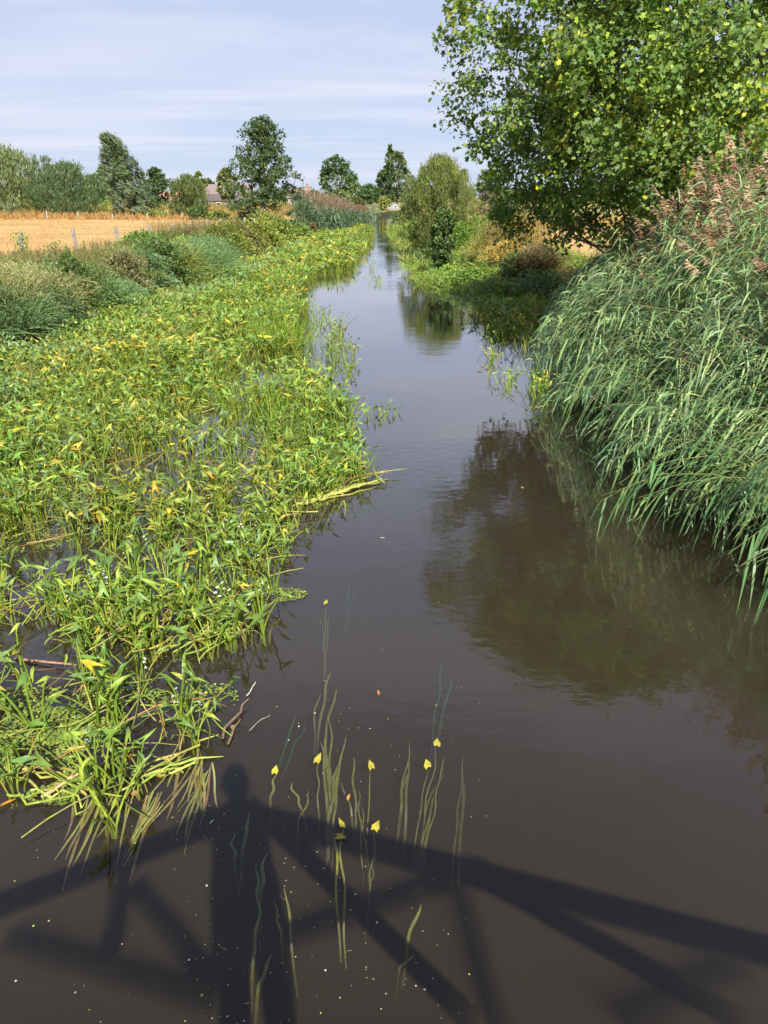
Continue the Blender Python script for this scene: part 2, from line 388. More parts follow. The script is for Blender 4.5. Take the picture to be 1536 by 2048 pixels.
def hole(x, y, grow=1.0):
    h = np.zeros(len(x), bool)
    for (c, a, b_) in HOLES: h |= ((x - c[0]) / (a * grow)) ** 2 + ((y - c[1]) / (b_ * grow)) ** 2 < 1 + .35 * vnoise(x, y, 5, 8)
    return h
def bed_points(y0, y1, dens, poly=BED, jig=.15):
    n_ = int(12 * (y1 - y0) * dens)
    x = rng.uniform(-10, 4, n_ * 14 // 12); y = rng.uniform(y0, y1, len(x))
    w = jig * np.clip((y - 2) / 20, .4, 1.4)
    k = inpoly(x + w * vnoise(x, y, 3, 5) * 2, y + w * vnoise(x, y, 3, 6) * 3, poly)
    k &= ~hole(x, y)
    k &= rng.uniform(0, 1, len(x)) < .78 + .4 * vnoise(x, y, 1.7, 9)
    return x[k], y[k]
N_NEAR = 150
bed = Batch()
x, y = bed_points(2.5, 13, 34)
x2, y2 = bed_points(2.6, 5.6, 22); x = np.concatenate((x, x2)); y = np.concatenate((y, y2))
o_ = np.argsort(np.hypot(x, y) + rng.uniform(0, .8, len(x)) + (np.abs(x) > 4) * 3 + (x + 3.8 * y / 6 < 0) * 3); x, y = x[o_], y[o_]
NEARX, NEARY = x[:N_NEAR], y[:N_NEAR]
arrow_plants(bed, x[N_NEAR:], y[N_NEAR:], rng.uniform(.26, .42, len(x) - N_NEAR), 6, rng.uniform(.085, .125, len(x) - N_NEAR), yellow=.9)
x, y = bed_points(13, 34, 26)
arrow_plants(bed, x, y, rng.uniform(.3, .5, len(x)), 7, rng.uniform(.10, .15, len(x)), 3, yellow=1.2)
x, y = bed_points(34, 86, 10)
arrow_plants(bed, x, y, rng.uniform(.35, .6, len(x)), 8, rng.uniform(.17, .24, len(x)), 2, yellow=1.5)
# the band along the far right bank
BED_R = [g(*q) for q in [(786, 458), (800, 470), (835, 497), (880, 520), (905, 562), (960, 580), (1040, 605)]] + [(5.5, 27), (4.0, 31), (3.3, 45), (3.0, 62), (2.8, 82)]
xx = rng.uniform(0, 7, 6000); yy = rng.uniform(22, 86, 6000); k = inpoly(xx + .3 * vnoise(xx, yy, 2, 4), yy, BED_R); xx, yy = xx[k], yy[k]
arrow_plants(bed, xx, yy, rng.uniform(.3, .55, len(xx)), 8, rng.uniform(.13, .22, len(xx)), 2, yellow=.7)
xx = rng.normal(0, .5, 130); yy = rng.normal(0, 1.2, 130)
c_ = g(1010, 645); arrow_plants(bed, c_[0] + xx * .9, c_[1] + yy, rng.uniform(.15, .4, 130), 6, rng.uniform(.09, .14, 130), 3)
bo = bed.build('arrowhead_bed', M_arrow)
tag(bo, 'dense bed of yellow-green arrowhead plants filling the left side of the river', 'arrowhead bed', kind='stuff')

# matted fallen stalks and strap leaves lying on the water between the near plants
mat_b = Batch()
def lying(n_, y0, y1, lmin, lmax, wid):
    x, y = bed_points(y0, y1, n_ / (11 * (y1 - y0)), jig=.1)
    k = len(x); a = rng.normal(.5, .9, k) + (rng.random(k) < .3) * 1.2; Ln = rng.uniform(lmin, lmax, k)
    tt = np.linspace(-.5, .5, 5); P = np.zeros((k, 5, 3)); cv = rng.normal(0, .25, k)
    P[..., 0] = x[:, None] + np.cos(a)[:, None] * Ln[:, None] * tt - np.sin(a)[:, None] * cv[:, None] * Ln[:, None] * tt ** 2 * 2
    P[..., 1] = y[:, None] + np.sin(a)[:, None] * Ln[:, None] * tt + np.cos(a)[:, None] * cv[:, None] * Ln[:, None] * tt ** 2 * 2
    P[..., 2] = .008 + rng.uniform(0, .07, k)[:, None] + rng.uniform(0, .12, k)[:, None] * (tt + .5)
    C = mixcol([(.26, .33, .05), (.4, .4, .09), (.16, .2, .04), (.3, .16, .06), (.45, .35, .16)], [.36, .22, .22, .1, .1], k)
    mat_b.tubes(P, np.repeat(rng.uniform(.5, 1, k)[:, None] * wid, 5, 1) * np.array([1, 1, .9, .7, .35]), C, 4)
lying(2600, 2.6, 9, .2, .7, .0075); lying(2200, 2.6, 5.6, .15, .6, .008); lying(1500, 7, 20, .3, .9, .011)
# a long straw-coloured fringe along the tip of the bed
for (a, b_, q) in [((600, 1000), (770, 962), 9), ((590, 1012), (700, 985), 6), ((380, 1320), (540, 1215), 3), ((250, 1575), (430, 1500), 6), ((20, 1560), (200, 1600), 8)]:
    A_, B_ = np.array(g(*a)), np.array(g(*b_))
    for i in range(q):
        o1 = rng.normal(0, .06, 2); P = [(*(A_ + (B_ - A_) * s_ + o1 + rng.normal(0, .025, 2)), .012 + .02 * rng.random()) for s_ in np.linspace(rng.uniform(-.1, .3), rng.uniform(.6, 1.05), 7)]
        mat_b.tube(P, [.009] * 6 + [.003], mixcol([(.42, .42, .1), (.3, .36, .06)], [1, 1], 1)[0], 4)
tag(mat_b.build('floating_stalk_mat', M_arrow), 'tangle of fallen yellowish stalks floating among the near arrowhead plants', 'floating stalks', kind='stuff')

# duckweed and algae scum
def disc_batch(bat, x, y, z, r, C, sides=6, tilt=0.0):
    an = np.arange(sides) * 2 * pi / sides
    V = np.concatenate((np.zeros((1, 3)), np.stack((np.cos(an), np.sin(an), an * 0), 1))); F = np.array([(0, i + 1, (i + 1) % sides + 1) for i in range(sides)])
    k = len(x); up_ = norm(np.array([0, 0, 1.]) + rng.normal(0, tilt + 1e-4, (k, 3)))
    d = rdir(k, -.01, .01)
    M = frames(d - up_ * np.sum(d * up_, 1, keepdims=True), up_, r); bat.inst(V, F, M, np.stack((x, y, z), 1), C)
dk = Batch()
for (px, py, a, b_, q) in [(90, 1470, .42, .28, 2600), (150, 1450, .35, .2, 2000), (60, 1540, .4, .14, 1300), (120, 1590, .2, .08, 300), (420, 1400, .2, .18, 700), (420, 1440, .14, .12, 400), (220, 1250, .4, .12, 900), (60, 1080, .6, .3, 1400), (560, 1190, .25, .12, 500), (600, 1000, .4, .3, 900), (720, 950, .25, .15, 500), (250, 1400, .3, .15, 800), (30, 1400, .3, .2, 700)]:
    c_ = g(px, py); ang = rng.uniform(0, 2 * pi, q); rr = np.sqrt(rng.random(q))
    x = c_[0] + np.cos(ang) * rr * a; y = c_[1] + np.sin(ang) * rr * b_
    k = vnoise(x, y, 9, px) + rng.normal(0, .15, q) > -.12; x, y = x[k], y[k]
    disc_batch(dk, x, y, rng.uniform(.003, .012, len(x)), rng.uniform(.004, .012, len(x)), mixcol([(.2, .27, .05), (.3, .34, .07), (.12, .2, .06)], [.4, .35, .25], len(x)), 5, .25)
tag(dk.build('duckweed', M_arrow), 'pale green duckweed and scum floating between the nearest plants', 'duckweed', kind='stuff')
# specks drifting on the open water
q = 430; px = rng.uniform(-20, 1000, q); py = rng.uniform(1120, 2060, q) ; cl = rng.integers(0, 14, q); cc = rng.uniform((30, 1200), (960, 2040), (14, 2))
use = rng.random(q) < .6; px = np.where(use, cc[cl, 0] + rng.normal(0, 50, q), px); py = np.where(use, cc[cl, 1] + rng.normal(0, 60, q), py)
XY = np.array([g(a, b_) for a, b_ in zip(px, py)]); k = ~inpoly(XY[:, 0], XY[:, 1], BED); XY = XY[k]
sp_b = Batch(); disc_batch(sp_b, XY[:, 0], XY[:, 1], np.full(len(XY), .003), np.abs(rng.normal(0, .0022, len(XY))) + .0012, mixcol([(.38, .42, .25), (.32, .4, .1), (.5, .5, .44)], [.5, .3, .2], len(XY), .3), 5, .1)
tag(sp_b.build('floating_specks', M_arrow), 'tiny pale specks drifting on the dark water near the camera', 'floating specks', kind='stuff')

# near arrowhead plants, one object each
def leaf_mesh(col, w=1.0, curl=1.0, name='arrowhead_leaf'):
    b_ = Batch(); V = AV * np.array([w, 1, curl]); 
    # finer blade: extra rib points keep the arrow outline and give it a crease
    b_.raw(V, AF, np.tile(np.array(col), (len(V), 1))); return b_.mesh(name, M_arrow)
LEAF_ME = [leaf_mesh(c, w, q) for (c, w, q) in [((.18, .31, .05), 1, 1), ((.25, .37, .05), .7, 1.6), ((.16, .27, .07), 1.05, .6), ((.34, .41, .06), .8, 2.2), ((.22, .34, .05), .55, 1.2), ((.14, .25, .05), .9, 2.6)]]
YEL_ME = [leaf_mesh((.58, .44, .03), 1, 1.2), leaf_mesh((.55, .42, .08), .75, 2)]
def stalk_mesh(Hh, spread, th, col):
    b_ = Batch(); tt = np.linspace(0, 1, 6)
    P = [(spread * s_ ** 1.6, 0, -.12 + (Hh + .12) * (s_ * 1.2 - .2 * s_ ** 2.2)) for s_ in tt]
    b_.tube(P, list(th * np.linspace(1.3, .6, 6)), col, 5); return b_.mesh('stalk', M_arrow, True), Vector(P[-1])
STALKS = [stalk_mesh(h_, s_, th, c) for (h_, s_, th, c) in [(.36, .08, .008, (.22, .33, .04)), (.3, .16, .0075, (.33, .42, .05)), (.24, .2, .007, (.27, .36, .05)), (.18, .22, .007, (.4, .38, .07)), (.33, .12, .0085, (.18, .28, .035)), (.14, .1, .006, (.3, .4, .05))]]
def flower_mesh():
    b_ = Batch(); b_.tube([(0, 0, -.1), (.01, 0, .1), (.03, .01, .24)], [.004, .003, .002], (.2, .28, .05), 4)
    return b_.mesh('flower_stem', M_arrow)
def petals():
    b_ = Batch()
    for (cx_, cy_2, cz) in [(.03, .01, .245), (.015, .02, .2), (.03, -.005, .17)]:
        for j in range(3):
            a = j * 2 * pi / 3; d = np.array([[cos(a), sin(a), .35]])
            b_.inst([(0, 0, 0), (.006, .006, 0), (.0045, .012, .002), (-.0045, .012, .002), (-.006, .006, 0)], [(0, 1, 2), (0, 2, 3), (0, 3, 4)], frames(d, np.array([[0, -.3, 1.]])), np.array([(cx_, cy_2, cz)]), np.array([(.8, .79, .78)]))
    return b_.mesh('blossom', M_petal)
FL_STEM, FL_PET = flower_mesh(), petals()
def add(name, me, parent, loc=(0, 0, 0), rot=None, scale=1):
    o = bpy.data.objects.new(name, me); COL.objects.link(o); o.parent = parent; o.location = loc
    if rot is not None: o.rotation_euler = rot
    o.scale = (scale,) * 3 if isinstance(scale, (int, float)) else scale
    return o
for i in range(N_NEAR):
    yel = rng.random() < .28; fl = rng.random() < .24
    r_ = empty('arrowhead_plant', (NEARX[i], NEARY[i], 0), rng.uniform(0, 6.28))
    s0 = rng.uniform(.6, 1.12)
    nl = rng.integers(4, 7); a0 = rng.uniform(0, 6.28)
    for j in range(nl):
        me, top = STALKS[rng.integers(0, len(STALKS))]
        a = a0 + j * 2.4 + rng.normal(0, .3); ss = s0 * rng.uniform(.85, 1.15)
        add('stalk', me, r_, (0.03 * cos(a * 3), .03 * sin(a * 3), 0), (0, 0, a), ss)
        tp = Vector((top.x * cos(a) + .03 / ss * cos(a * 3), top.x * sin(a) + .03 / ss * sin(a * 3), top.z)) * ss
        lm = YEL_ME[rng.integers(0, 2)] if (yel and j == 0) else LEAF_ME[rng.integers(0, len(LEAF_ME))]
        d = np.array([[cos(a + rng.normal(0, .7)), sin(a + rng.normal(0, .7)), rng.uniform(-.3, 1.1)]])
        Mx = frames(d, norm(np.array([[0, 0, 1.]]) + rng.normal(0, .35, (1, 3))))[0]
        e = Matrix(Mx.tolist()).to_euler()
        add('leaf', lm, r_, tp, e, rng.uniform(.075, .125) * s0)
    if fl:
        f_ = add('flower_stem', FL_STEM, r_, (.03, -.03, 0), (rng.uniform(-.4, .4), rng.uniform(-.4, .4), 0), rng.uniform(.8, 1.2)); add('blossom', FL_PET, f_)
    kind = 'with a yellowed leaf' if yel else 'with all-green leaves'
    kf = ' and small white blossoms' if fl else ''
    kind = 'with a yellowed leaf' if yel else 'with green leaves'; kf = ' and white blossoms' if fl else ''
    qx, qy = NEARX[i], NEARY[i]
    where = 'at the front tip of the bed' if qy < 3.8 and qx > -1.7 else 'by the duckweed at the front left' if qy < 4.2 else 'at the open-water edge of the bed' if qx > -1.6 else 'along the left frame edge' if qx < -.5 * qy else 'in the middle of the near bed'
    tag(r_, f'arrowhead plant {kind}{kf} {where}', 'water plant', f'near arrowhead plants {kind}{kf} {where}')

# ------------------------------------------------------------------ sword-like rushes in the bed, drifting plants, submerged ribbons
rb = Batch()
def blades(bat, cx_, cy_2, r, n_, L0, L1, wid, cols, probs, lean=.35, droop=.5, z0=None, seg=5, ldir=None):
    a = rng.uniform(0, 2 * pi, n_); rr = r * np.sqrt(rng.random(n_))
    x = cx_ + np.cos(a) * rr; y = cy_2 + np.sin(a) * rr
    z = gz(x, y) if z0 is None else np.full(n_, z0)
    Ln = rng.uniform(L0, L1, n_); th = np.abs(rng.normal(0, lean, n_)) + .05; az = a + rng.normal(0, .9, n_)
    d0 = np.stack((np.sin(th) * np.cos(az), np.sin(th) * np.sin(az), np.cos(th)), 1)
    if ldir is not None: d0 = norm(d0 + np.array(ldir))
    hz = norm(d0 * np.array([1, 1, 0]) + 1e-4)
    tt = np.linspace(0, 1, seg); dr = droop * rng.uniform(.3, 1.4, n_)
    P = np.stack((x, y, z), 1)[:, None, :] + d0[:, None, :] * (Ln[:, None] * tt)[..., None] + hz[:, None, :] * (dr[:, None] * .45 * Ln[:, None] * tt ** 2)[..., None]
    P[..., 2] -= (dr * Ln)[:, None] * .55 * tt ** 2.4
    side = norm(np.cross(d0, rdir(n_)))
    Wd = wid * rng.uniform(.6, 1.2, n_)[:, None] * np.array([.7, 1, .85, .55, .05][:seg] if seg == 5 else np.linspace(1, .05, seg))
    bat.ribbons(P, Wd, side, mixcol(cols, probs, n_))
    return P
for (px, py, q) in [(560, 700, 260), (585, 690, 200), (540, 660, 160), (590, 640, 160), (505, 830, 90), (560, 860, 90)]:
    c_ = g(px, py); blades(rb, c_[0], c_[1], .55, q, .45, .85, .007, [(.2, .33, .03), (.3, .4, .05), (.14, .24, .03)], [.5, .3, .2], .18, .25, -.05)
tag(rb.build('rush_tuft', M_grass), 'bright green upright sword leaves along the open-water edge of the bed', 'rushes', kind='stuff')

def sub_ribbon(bat, pts, w, col):
    """a strap leaf through world points"""
    pts = np.array(pts, float); P = pts[None]; d = norm(pts[-1] - pts[0]); side = norm(np.cross(d, [0, 0, 1.]))[None]
    n_ = len(pts); Wd = (w * np.interp(np.linspace(0, 1, n_), [0, .2, .75, 1], [.55, 1, 1, .25]))[None]
    bat.ribbons(P, Wd, side, np.array([col], float))
def wav(x0, y0, x1, y1, z0, z1, amp, n_=11, ph=0., fq=2.):
    s_ = np.linspace(0, 1, n_); return [(x0 + (x1 - x0) * t_ + amp * sin(ph + t_ * 6.28 * fq) * (.3 + .7 * t_), y0 + (y1 - y0) * t_, z0 + (z1 - z0) * t_) for t_ in s_]
SUBS = [((652, 1207), (645, 1330), 3, 1), ((636, 1522), (630, 1620), 1, 1), ((742, 1535), (735, 1700), 3, 1), ((874, 1490), (830, 1690), 4, 1),
        ((855, 1533), (840, 1700), 3, 1), ((682, 1652), (684, 1850), 2, 2), ((752, 1658), (722, 1800), 2, 1), ((550, 1545), (545, 1600), 1, 0),
        ((660, 1430), (665, 1640), 4, -1), ((690, 1470), (670, 1660), 3, -1), ((820, 1480), (800, 1640), 3, -1), ((705, 1510), (708, 1640), 2, -1),
        ((660, 1340), (625, 1450), 3, -1), ((580, 1560), (588, 1630), 2, -1), ((500, 1620), (460, 1730), 2, -1), ((530, 1700), (525, 1800), 2, -1), ((520, 1800), (505, 1960), 2, -1),
        ((570, 1770), (575, 1900), 2, -1), ((840, 1800), (800, 1900), 2, -1), ((930, 1480), (905, 1700), 3, -2), ((888, 1290), (868, 1460), 2, -3), ((700, 1130), (690, 1200), 3, -3), ((590, 1400), (560, 1500), 2, -3)]
fl_leaf_V = np.array([(0, -.28, 0), (.26, -.46, .02), (.34, -.05, .05), (0, .6, 0), (-.34, -.05, .05), (-.26, -.46, .02)]); fl_leaf_F = np.array([(0, 1, 2), (0, 2, 3), (0, 3, 4), (0, 4, 5)])
GREENSUB = (.15, .16, .035)
for (tp, rt, q, leaf) in SUBS:
    A_ = g(*tp); B_ = g(*rt); r_ = empty('submerged_plant', (B_[0], B_[1], -.3)); org = np.array((B_[0], B_[1], -.3))
    b_ = Batch(); deep = .12 if leaf < -1 else .0
    colr = (.3, .3, .05) if leaf == 2 else GREENSUB
    if leaf == -3: colr = (.03, .12, .07)
    for j in range(q):
        dx = rng.normal(0, .05, 2); z1 = -.02 - deep - (0 if j == 0 else rng.uniform(.01, .07))
        P = np.array(wav(B_[0] + dx[0] * .6, B_[1] + rng.uniform(-.05, .1), A_[0] + (dx[1] if j else 0), A_[1] - (rng.uniform(.0, .25) if j else 0), -.32, z1, rng.uniform(.004, .016), 12, rng.uniform(0, 6), rng.uniform(1, 2.4)))
        P[:, 2] = np.interp(np.linspace(0, 1, 12), [0, .35, 1], [-.32, -.1 - deep, z1])
        sub_ribbon(b_, P - org, rng.uniform(.0045, .0085) * (.6 if leaf > 0 and leaf < 2 else 1.15), colr)
    b_.build('strap_leaf', M_arrow, r_)
    if leaf >= 0:
        e = Batch()
        for j in range(max(1, leaf)):
            d = np.array([[rng.normal(0, .35), 1 - 1.3 * (j > 0), rng.uniform(.1, .3)]]); e.inst(fl_leaf_V, fl_leaf_F, frames(d, np.array([[rng.normal(0, .5), -.3, 1.]]), np.array([[rng.uniform(.045, .075), rng.uniform(.055, .085), .1]])), np.array([(A_[0], A_[1] + .01 - j * .09, .008)]) - org, np.array([(.46, .40, .05)]) * rng.uniform(.85, 1.1))
        e.build('floating_leaf', M_arrow, r_)
    if leaf > 1: tag(r_, 'submerged plant with yellow strap leaves and two floating leaf tips, nearest below the railing shadow', 'water plant')
    elif leaf == 1: tag(r_, 'submerged plant with wavy strap leaves and one yellow heart-shaped leaf at the surface', 'water plant', 'submerged plants with a yellow surface leaf')
    elif leaf == 0: tag(r_, 'dim sunken brown leaf on a strap stalk beside the head shadow', 'water plant')
    elif leaf == -3: tag(r_, 'deep dark green strap leaves barely seen under the water', 'water plant', 'deep dark green strap leaves')
    else: tag(r_, 'submerged tuft of wavy olive strap leaves trailing in the current', 'water plant', 'submerged strap-leaf tufts')
# trailing roots under the front edge of the bed
ug = Batch()
for i in range(60):
    px = rng.choice([rng.uniform(150, 330), rng.uniform(360, 430), rng.uniform(600, 700)]); py = {True: rng.uniform(1575, 1610), False: rng.uniform(1500, 1550)}[px < 340]
    if px > 590: py = rng.uniform(985, 1010)
    A_ = g(px, py); sub_ribbon(ug, wav(A_[0], A_[1], A_[0] + rng.normal(-.03, .06), A_[1] - rng.uniform(.15, .5), 0, -rng.uniform(.05, .2), .01, 6, rng.uniform(0, 6), 1), rng.uniform(.004, .008), mixcol([(.25, .25, .06), (.2, .15, .05)], [1, 1], 1)[0])
tag(ug.build('trailing_roots', M_arrow), 'thin strap leaves trailing under water from the front edge of the bed', 'trailing leaves', kind='stuff')

# single fallen leaves and sticks on the water
LEAFV = np.array([(0, -.5, 0), (.2, -.2, .06), (.22, .15, .08), (0, .55, .02), (-.22, .15, .06), (-.2, -.2, .07), (0, 0, 0)]); LEAFF = np.array([(6, 0, 1), (6, 1, 2), (6, 2, 3), (6, 3, 4), (6, 4, 5), (6, 5, 0)])
for (px, py, s_, w, a, c_, lab) in [(757, 1387, .062, .7, .1, (.6, .22, .06), 'curled orange leaf floating alone in mid river'), (697, 1596, .055, .7, -.2, (.6, .24, .08), 'small orange-brown leaf floating above the yellow strap leaves'),
        (321, 1548, .085, 1.7, .4, (.5, .28, .04), 'round golden-brown leaf floating off the front tip of the plant bed'), (270, 1588, .06, 1.5, 1.2, (.4, .26, .1), 'dull tan leaf caught under the front edge of the plant bed'),
        (424, 1645, .04, .5, -.5, (.75, .75, .7), 'tiny white feather floating over the person shadow'), (15, 1607, .09, .5, -.9, (.62, .3, .03), 'orange leaf lying at the lower left corner of the plant bed'),
        (154, 1687, .03, .5, .2, (.5, .2, .1), 'tiny reddish leaf drifting at the left over the rail shadow'), (466, 1456, .05, 1.3, .5, (.42, .3, .1), 'tan leaf beside the dark floating sticks'),
        (765, 1077, .06, .5, 1.2, (.7, .7, .62), 'pale leaf floating on open water beside the bed'), (332, 1520, .07, .7, 1.3, (.6, .42, .16), 'pale orange leaf on the front fringe of the bed'), (1045, 976, .05, .9, .9, (.6, .45, .2), 'small tan leaf inside the tree reflection'),
        (168, 1588, .08, .5, .9, (.65, .5, .2), 'straw-coloured leaf floating at the front of the duckweed')]:
    x, y = g(px, py); b_ = Batch(); b_.raw(LEAFV * np.array([w, 1, .6]) * s_, LEAFF, np.tile(np.array(c_), (7, 1)))
    o = b_.build('floating_leaf' if 'feather' not in lab else 'feather', M_arrow); o.location = (x, y, .006); o.rotation_euler = (0, 0, a); tag(o, lab, 'leaf' if 'feather' not in lab else 'feather')
for (p0, p1, r0, c_, lab) in [((440, 1475), (492, 1408), .011, (.16, .1, .07), 'dark brown stick poking out of the bed tip'), ((455, 1490), (480, 1450), .008, (.2, .13, .07), 'short brown stick beside the longer one at the bed tip'),
        ((498, 1398), (512, 1370), .004, (.6, .5, .4), 'thin curved pale twig floating off the bed'), ((85, 1598), (180, 1545), .012, (.5, .33, .18), 'thick tan dead stalk floating at the front of the bed'),
        ((30, 1322), (170, 1340), 0.011, (.3, .17, .11), 'reddish brown dead stalk lying across the bed'), ((600, 1010), (765, 963), .014, (.45, .45, .13), 'long straw-yellow stalk along the tip of the bed'), ((500, 1462), (540, 1438), .003, (.3, .25, .2), 'hair-thin twig floating right of the sticks')]:
    A_, B_ = np.array(g(*p0)), np.array(g(*p1)); mid = (A_ + B_) / 2; b_ = Batch()
    P = [(*(A_ + (B_ - A_) * s_ - mid + rng.normal(0, .01, 2)), .012 + .03 * s_) for s_ in np.linspace(0, 1, 6)]
    b_.tube(P, [r0, r0, r0 * .9, r0 * .85, r0 * .7, r0 * .4], c_, 6); o = b_.build('floating_stick', M_wood, smooth=True); o.location = (*mid, 0); tag(o, lab, 'stick')

# little plants standing alone in the open water
for (px, py, q, h_, r, lab) in [(676, 712, 16, .38, .5, 'sparse drifting arrowhead tuft standing apart right of the bed'), (672, 672, 12, .4, .35, 'tall thin arrowhead tuft just upstream of the larger lone tuft'), (700, 745, 4, .22, .12, 'small brownish plant tip in front of the lone tufts'), (768, 830, 5, .12, .2, 'low brown-green plant tip in mid river'), (630, 640, 9, .35, .35, 'thin leaning sprigs just off the bed edge in mid distance'), (752, 563, 7, .2, .5, 'tiny dark plant tuft in mid river far upstream'), (744, 541, 3, .4, .25, 'small bright sprig far upstream near the left bed'), (834, 548, 9, .3, .7, 'yellowish sprigs off the far right bank'),
        (982, 722, 5, .22, .14, 'yellow-green floating clump in open water left of the reeds'), (1022, 768, 7, .2, .3, 'floating clump with a bright yellow leaf beside the reeds'), (1085, 770, 12, .3, .35, 'yellow-green leafy clump at the foot of the reeds'), (1120, 800, 16, .3, .45, 'leafy clump with white blossom under the overhanging reeds'), (1040, 690, 26, .4, .7, 'arrowhead clump with one orange leaf at the reed edge')]:
    x, y = g(px, py); r_ = empty('arrowhead_tuft', (x, y, 0)); b_ = Batch(); arrow_plants(b_, rng.normal(0, r * .5, q), rng.normal(0, r * .9, q), np.full(q, h_), 4, rng.uniform(.07, .11, q), 4, .8 if px < 900 else 2.2, 1.4)
    b_.build('foliage', M_arrow, r_); tag(r_, lab, 'water plant')
# lily pads in the far right bay
lp = Batch(); c_ = g(985, 594); q = 130; disc_batch(lp, c_[0] + rng.normal(0, 1.1, q), c_[1] + rng.normal(0, 1.2, q), rng.uniform(.004, .01, q), rng.uniform(.06, .13, q), mixcol([(.12, .19, .1), (.2, .27, .13)], [1, 1], q), 8, .05)
tag(lp.build('lily_pads', M_arrow), 'flat patch of floating round pads in the bay below the right bank', 'lily pads', kind='stuff')

# ------------------------------------------------------------------ reeds on the right bank
R_LEAF = [(.17, .27, .11), (.12, .21, .10), (.24, .35, .13), (.32, .40, .14), (.07, .13, .06)]
R_PROB = [.36, .26, .2, .08, .1]; P3_ = [.5, .3, .2]
def reed_curve(root, top, k, seg=8, sag=.35):
    tt = np.linspace(0, 1, seg)
    v = top - root
    mid = root + v * np.array([.28, .28, .62]) + np.stack((v[:, 0] * 0, v[:, 1] * 0, np.linalg.norm(v[:, :2], axis=1) * sag), 1)
    P = ((1 - tt) ** 2)[None, :, None] * root[:, None] + (2 * tt * (1 - tt))[None, :, None] * mid[:, None] + (tt ** 2)[None, :, None] * top[:, None]
    return P
def reeds(bat, plume, root, top, leaves=11, width=.0135, cols=R_LEAF, probs=R_PROB, plume_p=.35, lseg=4, lsize=1.0, sag=.35, t0=.22):
    k = len(root)
    P = reed_curve(root, top, k, 8, sag)
    bat.tubes(P, np.repeat(np.linspace(.006, .0025, 8)[None], k, 0), mixcol([(.16, .2, .07), (.25, .22, .1)], [.7, .3], k), 3)
    ts = np.linspace(t0, .98, leaves)
    for j, tj in enumerate(ts):
        f = tj * 7; i = min(int(f), 6); w = f - i
        B = P[:, i] * (1 - w) + P[:, i + 1] * w; D = norm(P[:, i + 1] - P[:, i])
        Ln = rng.uniform(.16, .38, k) * lsize * (1.0 - .35 * abs(tj - .6))
        s = 1 if j % 2 else -1
        lat = norm(np.cross(D, np.array([[0, .2, 1.]]))) * s
        d = norm(D * rng.uniform(.15, .8, (k, 1)) + lat * rng.uniform(.1, .7, (k, 1)) + rng.normal(0, .42, (k, 3)) + np.stack((-.2 + .55 * vnoise(B[:, 0], B[:, 1] + B[:, 2], 2.6, 61), -.2 + .35 * vnoise(B[:, 0], B[:, 1] - B[:, 2], 2.1, 62), -.12 + .25 * vnoise(B[:, 0] + B[:, 2], B[:, 1], 3.0, 63)), 1))
        tt = np.linspace(0, 1, lseg); dr = rng.uniform(.25, 1.5, k) * Ln
        Q = B[:, None] + d[:, None] * (Ln[:, None] * tt)[..., None]
        Q[..., 2] -= dr[:, None] * tt ** 1.9
        Q[..., 2] = np.maximum(Q[..., 2], .01)
        side = norm(np.cross(d, norm(rng.normal(0, .5, (k, 3)) + np.array([[0, -.5, 1]]))))
        Wd = width * rng.uniform(.65, 1.2, k)[:, None] * (np.array([.55, 1, .75, .04]) if lseg == 4 else np.array([1, .8, .03]))
        bat.ribbons(Q, Wd, side, mixcol(cols, probs, k, .16))
    if plume is not None:
        sel = rng.random(k) < plume_p; plumes(plume, P[sel, -1], norm(P[sel, -1] - P[sel, -2]), lsize)
def plumes(bat, T, D, s=1.0, n_=26, cols=[(.33, .215, .135), (.4, .285, .18), (.25, .165, .105), (.46, .37, .25)]):
    k = len(T)
    if k == 0: return
    base_c = mixcol(cols, [.4, .3, .2, .1], k, .12)
    wind = np.array([[-.5, -.1, -.15]])
    for j in range(n_):
        t_ = j / n_; B = T + D * (t_ * .24 * s)
        d = norm(D * .9 + wind * .5 + rng.normal(0, .28, (k, 3))); Ln = (.13 * (1 - .65 * t_) + .02) * s * rng.uniform(.7, 1.2, k)
        tt = np.linspace(0, 1, 3); Q = B[:, None] + d[:, None] * (Ln[:, None] * tt)[..., None]; Q[..., 2] -= (Ln * .45)[:, None] * tt ** 2
        bat.ribbons(Q, np.array([[.003, .0095, .003]]) * s * rng.uniform(.7, 1.2, (k, 1)), norm(np.cross(d, rdir(k))), base_c * rng.uniform(.8, 1.2, (k, 1)))
